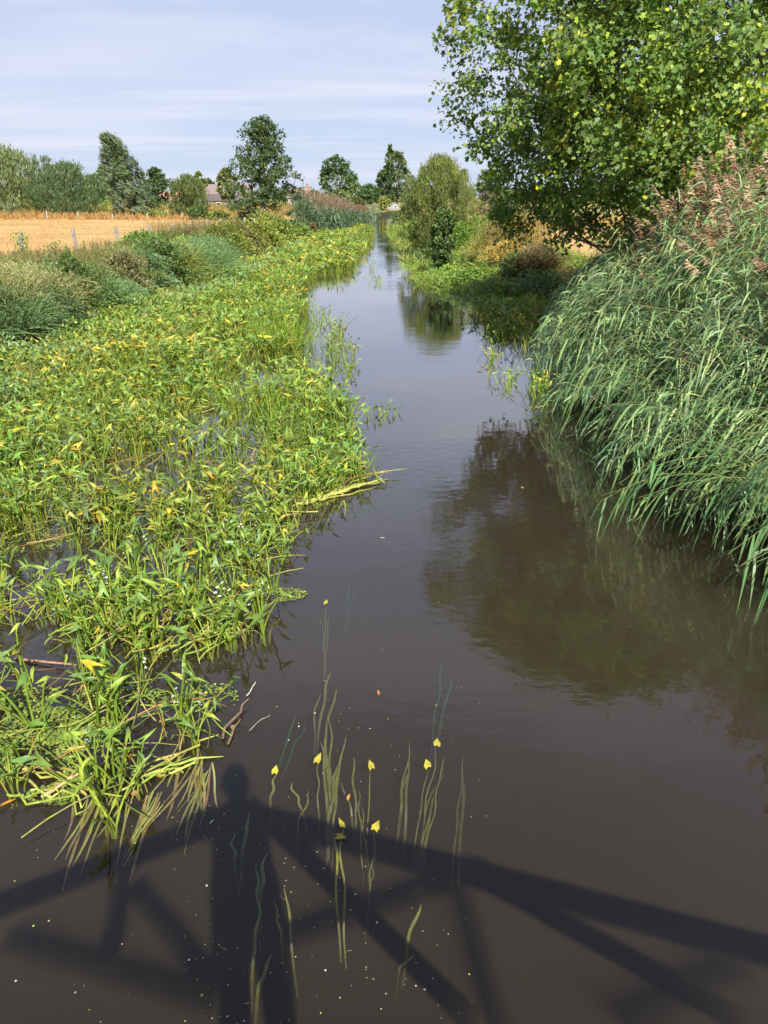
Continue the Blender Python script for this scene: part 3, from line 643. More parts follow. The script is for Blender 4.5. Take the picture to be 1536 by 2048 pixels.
# outer edge the reed tips reach, and how the crowns rise inland
TIPE_Y = np.array([3, 5.5, 6.6, 7.6, 8.6, 10, 12.5, 16, 20, 24]); TIPE_X = np.array([3.3, 3.35, 3.1, 2.75, 3.0, 2.6, 2.85, 3.4, 4.4, 5.6])
def tipz(u, y):     # u metres inside the tip edge
    lim = np.interp(y, [4, 9, 13, 17, 21, 25], [3.05, 3.1, 3.0, 2.55, 1.9, 1.3])
    return np.minimum(.22 + lim * (1 - np.exp(-u / 1.15)) * 1.06, lim + .15)
reed_b, plume_b = Batch(), Batch()
def reed_set(q, y0, y1, umax, leaves, lsize=1.0, width=.0135, plume_p=.3, u0=0.0):
    y = rng.uniform(y0, y1, q); u = u0 + (umax - u0) * rng.random(q) ** 1.2
    x = np.interp(y, TIPE_Y, TIPE_X) + u + .28 * vnoise(y, y * 0, 2.2, 41) + .12 * vnoise(y, y * 0, 6, 43)
    z = tipz(u, y) * (1 + .16 * vnoise(x, y, 1.8, 44) + .1 * vnoise(x, y, 4.5, 45)) * rng.uniform(.72, 1.08, q) + rng.normal(0, .08, q); z = np.maximum(z, .15)
    lean = np.clip(1.9 - u * .42, .35, 1.9) * rng.uniform(.7, 1.25, q)
    xr = np.maximum(x + lean, rx(y) - .3 + rng.uniform(0, .6, q)); yr = y + rng.normal(.15, .35, q)
    root = np.stack((xr, yr, np.maximum(gz(xr, yr), -.3)), 1); top = np.stack((x, y, z), 1)
    k = vnoise(x * 1.2, y + z, 2.4, 71) + rng.normal(0, .25, q) > -.52
    return root[k], top[k], u[k]
for (q, y0, y1, um, lv, ls, wd) in [(2300, 3.0, 9, 3.2, 14, .95, .0092), (2100, 9, 15, 3.6, 12, 1.0, .0125), (1700, 15, 25, 4.2, 9, 1.15, .016)]:
    root, top, u = reed_set(q, y0, y1, um, lv)
    hole_ = (top[:, 1] > 7.9) & (top[:, 1] < 8.9) & (u < .55) | (top[:, 1] < 6.35) & (top[:, 1] > 5.95) & (u < .55)
    root, top, u = root[~hole_], top[~hole_], u[~hole_]
    hi = u > 2.0
    reeds(reed_b, plume_b, root[hi], top[hi], lv, wd, plume_p=.35, lsize=ls)
    reeds(reed_b, plume_b, root[~hi], top[~hi], lv, wd, plume_p=.004, lsize=ls, sag=.4)
# thin straw stems lying and standing at odd angles through the mass
q = 190; y = rng.uniform(4.5, 20, q); u = rng.uniform(.1, 2.6, q); x = np.interp(y, TIPE_Y, TIPE_X) + u; z = tipz(u, y) * rng.uniform(.85, 1.05, q)
d = norm(np.stack((rng.normal(.7, .5, q), rng.normal(0, .5, q), rng.normal(-.1, .6, q)), 1)); Ln = rng.uniform(.4, 1.3, q); tt = np.linspace(-.5, .5, 4)
reed_b.tubes(np.stack((x, y, z), 1)[:, None] + d[:, None] * (Ln[:, None] * tt)[..., None], np.tile(np.array([.004, .0035, .003, .0015]), (q, 1)), mixcol([(.34, .3, .16), (.24, .24, .1), (.45, .38, .24)], P3_, q), 3)
# plumes dense along the tops behind
root, top, u = reed_set(1500, 5, 18, 5.0, 9, u0=1.7)
reeds(reed_b, plume_b, root, top + np.array([0, 0, .16]), 8, .014, plume_p=.95)
tag(reed_b.build('reed_bed', M_reed), 'tall blue-green reed bed leaning over the water along the right bank', 'reed bed', kind='stuff')
tag(plume_b.build('reed_plumes', M_plume), 'reddish brown seed plumes over the top of the right-bank reeds', 'reed plumes', kind='stuff')

# 84 nearest outer reeds, one object each, from six shapes
def reed_proto(h, reach, nleaf, plume_on, dead=False):
    root = np.zeros((1, 3)); top = np.array([[-reach, 0, h]]); P = reed_curve(root, top, 1, 8, .5)
    parts = []
    b_ = Batch(); b_.tubes(P, np.linspace(.007, .0028, 8)[None], np.array([(.45, .33, .2) if dead else (.2, .24, .08)]), 5); parts.append(('stem', b_.mesh('reed_stem', M_reed, True)))
    for j, tj in enumerate(np.linspace(.3, .97, nleaf)):
        f = tj * 7; i = min(int(f), 6); w = f - i; B = P[:, i] * (1 - w) + P[:, i + 1] * w; D = norm(P[:, i + 1] - P[:, i])
        lat = norm(np.cross(D, np.array([[0, .2, 1.]]))) * (1 if j % 2 else -1)
        d = norm(D * .55 + lat * rng.uniform(.15, .6) + rng.normal(0, .2, (1, 3)) + np.array([[-.15, -.15, .05]])); Ln = rng.uniform(.22, .4); tt = np.linspace(0, 1, 7)
        Q = B[:, None] + d[:, None] * (Ln * tt)[None, :, None]; Q[..., 2] -= rng.uniform(.6, 1.5) * Ln * tt ** 1.8
        side = norm(np.cross(d, np.array([[0, -.3, 1.]]) + rng.normal(0, .3, (1, 3))))
        b_ = Batch(); b_.ribbons(Q, 0.0115 * np.array([[.5, .85, 1, .95, .75, .4, .03]]), side, mixcol([(.13, .25, .085), (.2, .31, .1), (.1, .2, .08)] if not dead else [(.5, .38, .22)], [1, 1, 1] if not dead else [1], 1)); parts.append(('leaf', b_.mesh('reed_leaf', M_reed)))
    if plume_on:
        b_ = Batch(); plumes(b_, P[:, -1], norm(P[:, -1] - P[:, -2]), 1.0, 34); parts.append(('plume', b_.mesh('plume', M_plume)))
    return parts
PROT = [reed_proto(.5, 1.9, 10, False), reed_proto(.75, 1.7, 10, False), reed_proto(1.0, 1.5, 9, False), reed_proto(.35, 1.6, 9, False), reed_proto(1.35, 1.3, 10, False), reed_proto(.6, 2.1, 11, False)]
def place_reed(proto, tipx, tipy, reach, zc, rz, label, group, z0=0.0):
    r_ = empty('reed', (tipx + reach * cos(rz), tipy + reach * sin(rz), z0), rz)
    for nm, me in proto: add(nm, me, r_)
    tag(r_, label, 'reed', group); return r_
REACH = [1.9, 1.7, 1.5, 1.6, 1.3, 2.1]
spots = []
for i in range(26): spots.append((*g(rng.uniform(1190, 1420), rng.uniform(960, 1000), .5), 'sprawling second clump'))
for i in range(18): spots.append((*g(rng.uniform(1440, 1540), rng.uniform(1050, 1150), .4), 'nearest clump'))
for i in range(16): spots.append((*g(rng.uniform(1110, 1240), rng.uniform(800, 900), .5), 'third clump'))
for i in range(24): spots.append((*g(rng.uniform(1080, 1400), rng.uniform(640, 840), .9), 'upper slope'))
LAB = {'sprawling second clump': 'reed with drooping leaves bowed low over the water in the second clump from the camera', 'nearest clump': 'reed bowed over the dark water in the clump nearest the bottom right',
       'third clump': 'reed arching out over the yellow-green floating plants beside the bank', 'upper slope': 'reed leaning left on the outer face of the reed bed'}
for (x, y, wh) in spots:
    i = rng.choice([0, 1, 2, 3, 4, 0, 1, 2, 3, 4, 5]) if wh != 'upper slope' else rng.choice([2, 4])
    place_reed(PROT[i], x, y, REACH[i], 0, rng.normal(.12, .22), LAB[wh], wh + ' of reeds', 0.0 if wh != 'upper slope' else rng.uniform(.1, .5))
# the few dead, straw-coloured reeds with pale plumes sticking out of the face
DP = reed_proto(.75, 1.25, 2, True, True)
for (px, py, z_) in [(1425, 640, 1.7), (1440, 620, 1.8), (1405, 705, 1.4), (1450, 665, 1.6), (1490, 640, 1.7)]:
    x, y = g(px, py, z_); place_reed(DP, x, y, 1.25, 0, .1 + rng.normal(0, .12), 'dead straw-coloured reed with a pale plume sticking out of the green face', 'dead reeds', z_ - .75)

# ------------------------------------------------------------------ trees
def dome(t, wide=.45):       # crown profile
    return np.sqrt(np.clip(1 - ((t - wide) / np.where(t < wide, wide + .08, 1 - wide)) ** 2, 0, 1))
QV = np.array([(0, 0, 0), (.32, .4, .05), (0, 1, 0), (-.32, .4, .05)]); QF = np.array([(0, 1, 2), (0, 2, 3)])
LOB = np.array([(0, 0, 0), (.34, .12, .05), (.2, .36, .03), (.46, .55, .08), (.17, .68, .03), (0, 1, 0), (-.17, .68, .03), (-.46, .55, .08), (-.2, .36, .03), (-.34, .12, .05)])
LOBF = np.array([(0, 1, 2), (0, 2, 8), (0, 8, 9), (2, 3, 4), (2, 4, 6), (2, 6, 8), (8, 6, 7), (4, 5, 6)])
NAR = np.array([(0, 0, 0), (.11, .4, .02), (0, 1, 0), (-.11, .4, .02)])
def tree(name, label, cat, x, y, z0, h, R, ncl, per, leaf, cols, probs, zc=.18, clr=.1, shell=.5, prof=dome, tmpl=(QV, QF), trunk_r=None, lean=(0, 0), limbs=16, flat=.75, bark=(.16, .13, .1), group=None, stretch_d=None, trunk_top=.8, gap=.12, lump=None, squash=1.0, wid=.45, up_b=.6):
    r_ = empty(name, (x, y, z0)); tr_ = trunk_r or h * .018 + .03
    zb = h * zc; hc = h - zb
    t_ = np.clip(rng.random(ncl) ** .9, .02, .99); a = rng.uniform(0, 2 * pi, ncl)
    lump_n = 1 + .22 * vnoise(np.cos(a) * 2.2 + t_ * 3, np.sin(a) * 2.2 + t_ * 2, 1.6, int(x * 7) % 97)
    rad = R * prof(t_, wid) * lump_n * (rng.random(ncl) ** shell)
    C = np.stack((np.cos(a) * rad + lean[0] * (t_ * hc), np.sin(a) * rad * squash + lean[1] * (t_ * hc), zb + t_ * hc), 1)
    gp = vnoise(C[:, 0] * 1.0 + C[:, 2] * .8, C[:, 1] - C[:, 2] * .6, 7 / max(R, 1), 5) > -1 + gap * 4
    C = C[gp] if gp.sum() > ncl * .4 else C
    # wood
    b_ = Batch(); tops = h * trunk_top
    TP = [(lean[0] * max(0, s_ * tops - zb) + .03 * h * .3 * sin(s_ * 5 + x), lean[1] * max(0, s_ * tops - zb), s_ * tops - .15) for s_ in np.linspace(0, 1, 7)]
    b_.tube(TP, list(tr_ * np.linspace(1.25, .25, 7)), bark, 7); b_.build('trunk', M_bark, r_, True)
    if limbs:
        lb = Batch(); ii = rng.choice(len(C), min(limbs, len(C)), replace=False)
        E_ = C[ii]; st = np.clip(E_[:, 2] * rng.uniform(.35, .8, len(ii)), .1 * h, tops * .9)
        S_ = np.stack([np.interp(st, [p_[2] for p_ in TP], [p_[k2] for p_ in TP]) for k2 in (0, 1)] + [st], 1)
        Mid = S_ + (E_ - S_) * np.array([.55, .55, .35]); tt = np.linspace(0, 1, 6)
        P = ((1 - tt) ** 2)[None, :, None] * S_[:, None] + (2 * tt * (1 - tt))[None, :, None] * Mid[:, None] + (tt ** 2)[None, :, None] * E_[:, None]
        P[:, 1:-1] += rng.normal(0, .012 * h, (len(ii), 4, 3))
        lb.tubes(P, (tr_ * rng.uniform(.25, .5, len(ii)))[:, None] * np.linspace(1, .2, 6)[None], np.tile(np.array(bark) * 1.1, (len(ii), 1)), 5)
        lb.build('limb', M_bark, r_, True)
    # leaves
    k = len(C); cr = clr * R * rng.uniform(.6, 1.35, k)
    idx_ = np.repeat(np.arange(k), per); n_ = len(idx_)
    off = rdir(n_) * (rng.random(n_) ** .45)[:, None] * cr[idx_][:, None] * np.array([1, 1, flat])
    P0 = C[idx_] + off
    P0[:, 2] = np.maximum(P0[:, 2], .05)
    outw = norm(P0 - np.array([lean[0] * h * .3, lean[1] * h * .3, zb + hc * .35]))
    if stretch_d is None: d = norm(rdir(n_) + outw * .5 - np.array([0, 0, .25]))
    else: d = norm(np.array([stretch_d]) + rng.normal(0, .28, (n_, 3)) + outw * .25)
    upv = norm(outw * .55 + np.array([0, 0, up_b]) + rng.normal(0, .5, (n_, 3)))
    sz = leaf * rng.uniform(.6, 1.3, n_)
    cc = mixcol(cols, probs, k, .1)[idx_]; c2_ = mixcol(cols, probs, n_, .16); u_ = rng.random((n_, 1)) < .55
    lf = Batch(); lf.inst(tmpl[0], tmpl[1], frames(d, upv, sz), P0, np.where(u_, cc * rng.normal(1, .1, (n_, 1)), c2_))
    cr_ = lf.build('crown', M_leaf, r_); cr_['kind'] = 'stuff'
    tag(r_, label, cat, group); return r_, P0
def ptree(name, label, cat, px, D, pytop, wpx, **kw):
    """px, top and width as seen give the real size at distance D"""
    x = atD(px, D); z0 = float(gz(np.array([x]), np.array([D]))[0]); h = zat(pytop, D) - z0; R = wpx / 2 / FPX * D * .93
    return tree(name, label, cat, x, D, z0, h, R, **kw)
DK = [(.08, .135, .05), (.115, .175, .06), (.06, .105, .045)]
MD = [(.115, .19, .05), (.15, .23, .06), (.08, .14, .045)]
OL = [(.17, .2, .06), (.13, .17, .05), (.21, .22, .07)]
SV = [(.15, .2, .1), (.11, .155, .08), (.2, .25, .14)]
P3 = [.5, .3, .2]
# the large tree on the right bank
BT_COL = [(.135, .215, .05), (.185, .275, .055), (.085, .155, .045), (.28, .35, .05), (.42, .4, .04)]
BT_PR = [.36, .28, .18, .17, .01]
def bigprof(t, w=.42): return np.where(t < .42, .62 + .38 * np.sin(np.clip(t / .42, 0, 1) * pi / 2), np.sqrt(np.clip(1 - ((t - .42) / .6) ** 2, 0, 1)))
BX, BY = 5.7, 16.6
big, BP = tree('riverside_tree', 'large leafy green tree with yellowing sprays rising behind the reeds on the right bank', 'tree', BX, BY, 0.75, 8.0, 4.15, 1500, 96, .102, BT_COL, BT_PR, zc=.19, clr=.112, shell=.46, prof=bigprof, tmpl=(LOB, LOBF), trunk_r=.15, limbs=46, bark=(.16, .12, .08), trunk_top=.85, gap=.16)
# yellow sprays
ys = Batch(); yc = BP[(BP[:, 1] < -1.2)]; ci = rng.choice(len(yc), 60, replace=False)
for c0 in yc[ci]:
    q = rng.integers(8, 26); P0 = c0 + rng.normal(0, .17, (q, 3)) + np.array([0, -.15, 0]); d = norm(rdir(q) - np.array([0, 0, .3])); upv = norm(np.array([0, -.5, .7]) + rng.normal(0, .4, (q, 3)))
    ys.inst(LOB, LOBF, frames(d, upv, 0.1 * rng.uniform(.6, 1.2, q)), P0, mixcol([(.36, .38, .03), (.5, .45, .03), (.24, .33, .04)], [.45, .2, .35], q))
o = ys.build('yellow_spray', M_leaf, big); o['kind'] = 'stuff'; o['label'] = 'sprays of yellowing leaves scattered through the crown'
b_ = Batch(); b_.raw(LOB * np.array([1, 1, 1.6]), LOBF, np.tile(np.array((.1, .19, .035)), (len(LOB), 1))); LM1 = b_.mesh('tree_leaf', M_leaf)
b_ = Batch(); b_.raw(LOB * np.array([1.1, 1, 2.2]), LOBF, np.tile(np.array((.16, .25, .04)), (len(LOB), 1))); LM2 = b_.mesh('tree_leaf', M_leaf)
near_l = BP[np.argsort(np.hypot(BP[:, 0] + BX, BP[:, 1] + BY) + rng.uniform(0, .8, len(BP)))[:290]]
for p_ in near_l:
    e = Matrix(frames(rdir(1) - np.array([[0, 0, .3]]), norm(np.array([[0, -.5, .7]]) + rng.normal(0, .4, (1, 3))))[0].tolist()).to_euler()
    add('leaf', LM1 if rng.random() < .7 else LM2, big, tuple(p_ + np.array([0, -.12, 0])), e, rng.uniform(.08, .12))

# mid-distance and far trees
ptree('oak_tree', 'tall airy oak with a slim trunk standing at the near corner of the dry field', 'tree', 534, 62, 238, 150, ncl=400, per=46, leaf=.2, cols=DK + MD, probs=[.3, .2, .12, .2, .1, .08], zc=.13, clr=.13, shell=.5, wid=.36, limbs=34, gap=.17, bark=(.3, .28, .22), trunk_r=.13, prof=lambda t, w: np.interp(t, [0, .12, .4, .7, .9, 1], [.55, .95, 1, .62, .4, .1]))
ptree('willow_bush', 'rounded yellow-green willow bush on the right bank', 'bush', 876, 43, 322, 150, ncl=560, per=70, leaf=.17, cols=OL + [(.24, .3, .06)], probs=[.4, .25, .15, .2], zc=.02, clr=.12, shell=.45, tmpl=(NAR, QF), stretch_d=(0, -.1, 1.1), limbs=30, gap=.06, prof=lambda t, w: np.interp(t, [0, .2, .6, .85, 1], [.55, .95, 1, .72, .15]), flat=1.5)
ptree('climber_bush', 'slim bush wrapped in green climbers in front of the rounded willow', 'bush', 886, 33, 418, 62, ncl=130, per=70, leaf=.13, cols=MD, probs=P3, zc=.0, clr=.25, shell=.6, limbs=6, gap=.05, prof=lambda t, w: np.interp(t, [0, .3, .8, 1], [1, .8, .75, .3]))
ptree('thorn_bush', 'brownish open bush between the willow and the large tree', 'bush', 968, 55, 345, 60, ncl=120, per=22, leaf=.16, cols=[(.13, .11, .05), (.1, .13, .05), (.2, .16, .08)], probs=P3, zc=.05, clr=.2, shell=.6, limbs=26, gap=.12)
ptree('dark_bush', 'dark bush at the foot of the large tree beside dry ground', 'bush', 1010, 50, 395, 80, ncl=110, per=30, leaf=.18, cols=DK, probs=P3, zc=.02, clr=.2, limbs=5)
ptree('willow_bush', 'feathery olive willow at the far left edge of the field', 'bush', 30, 100, 305, 160, ncl=420, per=30, leaf=.55, cols=OL + SV, probs=[.3, .2, .1, .2, .1, .1], zc=.0, clr=.13, shell=.5, tmpl=(NAR, QF), stretch_d=(-.1, 0, 1.0), limbs=12, gap=.03, flat=1.6, prof=lambda t, w: np.interp(t, [0, .3, .7, 1], [.8, 1, .75, .2]))
ptree('willow_bush', 'dark rounded willow beside the feathery olive one', 'bush', 142, 98, 332, 136, ncl=380, per=32, leaf=.4, cols=DK + SV, probs=[.35, .25, .15, .1, .1, .05], zc=.0, clr=.13, shell=.45, tmpl=(NAR, QF), stretch_d=(.1, 0, .9), limbs=8, gap=.02, flat=1.3, wid=.4)
ptree('willow_bush', 'grey-green willow top poking up between the two left willows', 'bush', 100, 102, 316, 60, ncl=110, per=26, leaf=.45, cols=SV, probs=P3, zc=.1, clr=.2, tmpl=(NAR, QF), stretch_d=(.1, 0, 1), limbs=8, flat=1.5)
r_, _ = ptree('windblown_willow', 'silvery willow bent to the left by the wind', 'tree', 288, 94, 274, 96, ncl=420, per=34, leaf=.5, cols=SV + MD, probs=[.36, .22, .2, .1, .06, .06], zc=.0, clr=.16, shell=.5, tmpl=(NAR, QF), stretch_d=(-1.2, 0, .75), lean=(-.34, 0), limbs=14, gap=.08, flat=1.2, prof=lambda t, w: np.interp(t, [0, .15, .45, .8, 1], [.7, 1, .9, .55, .25]))
ptree('round_bush', 'light green rounded bush right of the windblown willow', 'bush', 380, 92, 356, 76, ncl=240, per=30, leaf=.38, cols=[(.15, .2, .06), (.12, .17, .05), (.2, .24, .08)], probs=P3, zc=.0, clr=.15, tmpl=(NAR, QF), stretch_d=(0, 0, 1), limbs=8, gap=.02, flat=1.3)
FAR = [(152, 230, 330, 50, DK, 'dark domed tree far behind the left willows'), (190, 200, 352, 30, OL, 'olive tree far behind the dark willow'), (214, 185, 335, 40, MD, 'green tree just left of the windblown willow'), (318, 180, 339, 46, DK, 'dark green tree just right of the windblown willow'),
       (402, 190, 346, 34, OL, 'olive tree behind the rounded light bush'), (420, 240, 360, 34, DK, 'dark treetop rising behind the farmhouse roof'), (456, 170, 340, 36, OL, 'pale slender tree in front of the farmhouse'), (628, 400, 384, 28, MD, 'small distant tree right of the gabled house'),
       (676, 175, 315, 72, DK, 'tall dark tree left of the river vanishing point'), (706, 190, 350, 30, MD, 'lower green tree leaning against the tall dark tree'), (738, 260, 371, 46, DK, 'round dark tree between the two tall far trees'), (768, 190, 342, 36, DK, 'dark lower crown under the twin poplars'),
       (795, 195, 305, 56, [(.13, .18, .07), (.1, .15, .05), (.16, .2, .08)], 'tall pale green poplar at the river vanishing point'), (780, 200, 292, 18, MD, 'thin pointed poplar spire inside the pale poplar'), (1000, 240, 378, 70, MD, 'far tree glimpsed right of the willow bush'), (8, 260, 375, 120, DK, 'dark far tree behind the far left willow')]
for (px, D, top, w, c, lab) in FAR:
    nm = 'poplar_tree' if 'poplar' in lab else 'distant_tree'
    thin = 'pale green poplar' in lab
    ptree(nm, lab, 'tree', px, D, top, w, ncl=170 if w > 40 else 90, per=22, leaf=.62 if D < 300 else .9, cols=c, probs=P3, zc=.12 if not 'slender' in lab else .28, clr=.19, shell=.5, limbs=6 if not thin else 22, gap=.04 if not thin else .1, bark=(.2, .18, .15) if not thin else (.45, .44, .38), wid=.45)
xh = np.linspace(-420, 460, 70)
hz = Batch()
for i, x in enumerate(xh):
    y = 520 + 90 * sin(i * 1.7) + rng.uniform(-30, 30); q = 130; hh_ = rng.uniform(6, 13); ww = rng.uniform(8, 16)
    P0 = np.array([x, y, .9]) + np.stack((rng.normal(0, ww * .5, q), rng.normal(0, 4, q), np.abs(rng.beta(2, 2, q)) * hh_), 1)
    hz.inst(QV, QF, frames(rdir(q), norm(np.array([0, -.5, .8]) + rng.normal(0, .5, (q, 3))), rng.uniform(1.6, 3, q)), P0, mixcol(DK + MD, [.3, .2, .1, .2, .1, .1], q))
tag(hz.build('far_woods', M_leaf), 'low far-off belt of woods along the horizon', 'woods', kind='stuff')

# bushes and reed stands on the left bank further up
ptree('round_bush', 'olive dome-shaped bush beside the far reed stand', 'bush', 684, 88, 384, 58, ncl=170, per=28, leaf=.3, cols=OL + DK, probs=[.3, .2, .1, .2, .1, .1], zc=.0, clr=.17, limbs=4, gap=.0)
ptree('upright_bush', 'brownish green upright bush at the river edge beside the olive dome', 'bush', 718, 84, 399, 36, ncl=120, per=26, leaf=.28, cols=[(.12, .13, .045), (.16, .16, .06), (.08, .1, .035)], probs=P3, zc=.0, clr=.2, limbs=4, gap=.0)
ptree('low_bush', 'small yellow-green bush near the white garden wall', 'bush', 768, 150, 396, 28, ncl=50, per=22, leaf=.4, cols=[(.3, .33, .06), (.2, .28, .05), (.25, .25, .06)], probs=P3, zc=0, clr=.25, limbs=2, gap=0)
ptree('low_bush', 'grey-green bush hanging over the river bend on the right', 'bush', 822, 92, 402, 40, ncl=90, per=24, leaf=.3, cols=SV, probs=P3, zc=0, clr=.25, limbs=3, gap=0)
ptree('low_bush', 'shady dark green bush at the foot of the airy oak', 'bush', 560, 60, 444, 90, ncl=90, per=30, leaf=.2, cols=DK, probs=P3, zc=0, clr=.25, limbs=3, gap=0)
ptree('low_bush', 'dark low bush left of the oak trunk', 'bush', 498, 66, 426, 60, ncl=60, per=26, leaf=.2, cols=DK + OL, probs=[.3, .2, .1, .2, .1, .1], zc=0, clr=.25, limbs=3, gap=0)
ptree('low_bush', 'bright green rounded bush leaning over the bed below the oak', 'bush', 592, 56, 452, 64, ncl=80, per=30, leaf=.18, cols=[(.16, .24, .04), (.12, .2, .04), (.24, .28, .06)], probs=P3, zc=0, clr=.25, limbs=2, gap=0)
ptree('low_bush', 'rusty brown rounded shrub below the far reed stand', 'bush', 626, 62, 448, 34, ncl=40, per=26, leaf=.16, cols=[(.28, .15, .06), (.22, .16, .06), (.18, .2, .06)], probs=P3, zc=0, clr=.25, limbs=2, gap=0)
fr_b, fp_b = Batch(), Batch()
q = 2300; u = rng.random(q); y = 68 + u * 19 + rng.normal(0, 1, q); x = lx(y) - rng.uniform(-1.0, 3.0, q); z = gz(x, y)
root = np.stack((x, y, np.maximum(z, -.2)), 1); hh_ = np.interp(y, [56, 66, 86], [2.5, 2.7, 2.0]) * rng.uniform(.8, 1.1, q); top = root + np.stack((rng.normal(.12, .25, q), rng.normal(0, .2, q), hh_), 1)
reeds(fr_b, None, root, top, 7, .035, [(.09, .16, .08), (.12, .2, .11), (.07, .12, .06)], P3, 0, 3, 1.7, .05, .15)
plumes(fp_b, top, norm(top - root), 1.9, 7, [(.2, .13, .09), (.28, .19, .12), (.15, .1, .08), (.42, .33, .2)])
tag(fr_b.build('reed_bed', M_reed), 'distant blue-green reed stand on the left bank beyond the oak', 'reed bed', kind='stuff')
tag(fp_b.build('reed_plumes', M_plume), 'purplish brown plumes topping the distant left reed stand', 'reed plumes', kind='stuff')
gr_b = Batch(); q = 700; y = rng.uniform(84, 98, q); x = lx(y) + rng.uniform(-2.2, 1.0, q); root = np.stack((x, y, np.maximum(gz(x, y), -.1)), 1); top = root + np.stack((rng.normal(.3, .3, q), rng.normal(-.3, .3, q), rng.uniform(1.6, 2.6, q)), 1)
reeds(gr_b, None, root, top, 7, .04, [(.17, .23, .14), (.22, .27, .17), (.12, .17, .1)], P3, 0, 3, 1.8, .05, .1)
tag(gr_b.build('reed_bed', M_reed), 'pale grey-green reeds where the river narrows on the left', 'reed bed', kind='stuff')

# ------------------------------------------------------------------ weeds on the banks
def clump(name, label, cat, x, y, kind, r, h, cols, probs, n_=260, group=None, leaf=.07):
    z0 = float(max(gz(np.array([x]), np.array([y]))[0], -.02)); r_ = empty(name, (x, y, z0))
    b_ = Batch()
    leaf = max(leaf * .8, math.hypot(x, y) * (.0032 if kind == 'bush' else .0021))
    if kind == 'stalk': n_ = int(n_ * 1.3)
    if kind == 'grass':
        blades(b_, 0, 0, r * .6, n_, h * .5, h * 1.08, .0115, cols, probs, .5, .9, 0.0); b_.build('blades', M_grass, r_)['kind'] = 'stuff'
    elif kind == 'stalk':
        q = n_ // 5; a = rng.uniform(0, 6.28, q); rr = r * np.sqrt(rng.random(q)) * .8
        P = np.zeros((q, 4, 3)); ln = rng.normal(0, .12, (q, 2)); H = h * rng.uniform(.7, 1.15, q)
        for j, s_ in enumerate((0, .35, .7, 1)):
            P[:, j, 0] = np.cos(a) * rr + ln[:, 0] * s_ * h; P[:, j, 1] = np.sin(a) * rr + ln[:, 1] * s_ * h; P[:, j, 2] = H * s_
        b_.tubes(P, np.tile(np.array([.007, .006, .005, .003]), (q, 1)), mixcol([(.25, .2, .09), (.2, .22, .06), (.22, .13, .08)], P3, q), 3)
        b_.build('stems', M_grass, r_)['kind'] = 'stuff'; b_ = Batch()
        lf = Batch(); m_ = 18; s_ = rng.uniform(.15, 1.0, (q, m_)); i3 = np.minimum((s_ * 3).astype(int), 2); w = (s_ * 3 - i3)[..., None]
        B = np.take_along_axis(P, i3[..., None], 1) * (1 - w) + np.take_along_axis(P, i3[..., None] + 1, 1) * w; B = B.reshape(-1, 3) + rng.normal(0, .02, (q * m_, 3))
        d = norm(rdir(q * m_) * np.array([1, 1, .3]) + np.array([0, 0, .25])); sz = leaf * 1.5 * rng.uniform(.6, 1.3, q * m_) * (1.2 - s_.ravel())
        lf.inst(NAR * np.array([1.8, 1, 1]), QF, frames(d, norm(np.array([0, -.3, 1.]) + rng.normal(0, .4, (q * m_, 3))), sz), B, mixcol(cols, probs, q * m_))
        lf.build('foliage', M_leaf, r_)['kind'] = 'stuff'
        sh = Batch(); T = np.repeat(P[:, -1], 14, 0) - np.stack((np.zeros(q * 14),) * 2 + (rng.uniform(0, .22, q * 14) * h,), 1) + rng.normal(0, .02, (q * 14, 3))
        sh.inst(QV, QF, frames(rdir(q * 14, .2, 1), rdir(q * 14), rng.uniform(.015, .04, q * 14)), T, mixcol([(.2, .15, .07), (.24, .2, .08), (.18, .2, .06)], P3, q * 14)); sh.build('seed_head', M_leaf, r_)['kind'] = 'stuff'
    if True:
        h = h * {'stalk': .72, 'grass': .62}.get(kind, 1.0)
        if kind == 'grass': b_ = Batch()
        k = n_ * 6; t_ = rng.random(k); a = rng.uniform(0, 6.28, k); lum = 1 + .3 * vnoise(np.cos(a) * 3 + t_ * 4, np.sin(a) * 3, 1.5, int(abs(x) * 13) % 50)
        rr = r * np.sqrt(np.clip(1 - t_ ** 2, 0, 1)) * lum * rng.random(k) ** .35
        P0 = np.stack((np.cos(a) * rr, np.sin(a) * rr, .02 + t_ * h * lum), 1); d = norm(P0 * np.array([1, 1, .6]) + rng.normal(0, .5 * r, (k, 3)))
        b_.inst(QV if kind == 'bush' else NAR * np.array([1.6, 1.25, 1]), QF, frames(d, norm(np.array([0, -.4, .9]) + rng.normal(0, .45, (k, 3))), leaf * rng.uniform(.6, 1.4, k)), P0, mixcol(cols, probs, k, .18)); b_.build('leaves', M_leaf, r_)['kind'] = 'stuff'
        st = Batch(); q = 22; E_ = P0[rng.choice(k, q)]; S_ = E_ * np.array([.15, .15, 0]); tt = np.array([0, .5, 1.15]); st.tubes(S_[:, None] + (E_ - S_)[:, None] * tt[None, :, None], np.tile(np.array([.01, .008, .003]), (q, 1)), mixcol([(.16, .13, .06)], [1], q), 3); st.build('stems', M_grass, r_)['kind'] = 'stuff'
    tag(r_, label, cat, group); return r_
G_OL = [(.21, .26, .06), (.28, .29, .085), (.16, .22, .055)]
G_BL = [(.15, .25, .1), (.2, .3, .12), (.12, .2, .08)]
G_DRY = [(.38, .34, .17), (.28, .31, .11), (.2, .27, .08)]
G_YEL = [(.22, .27, .045), (.3, .31, .06), (.15, .21, .04)]
G_BR = [(.16, .28, .04), (.22, .34, .05), (.12, .22, .04)]
G_GOLD = [(.52, .37, .09), (.42, .38, .08), (.54, .30, .11)]
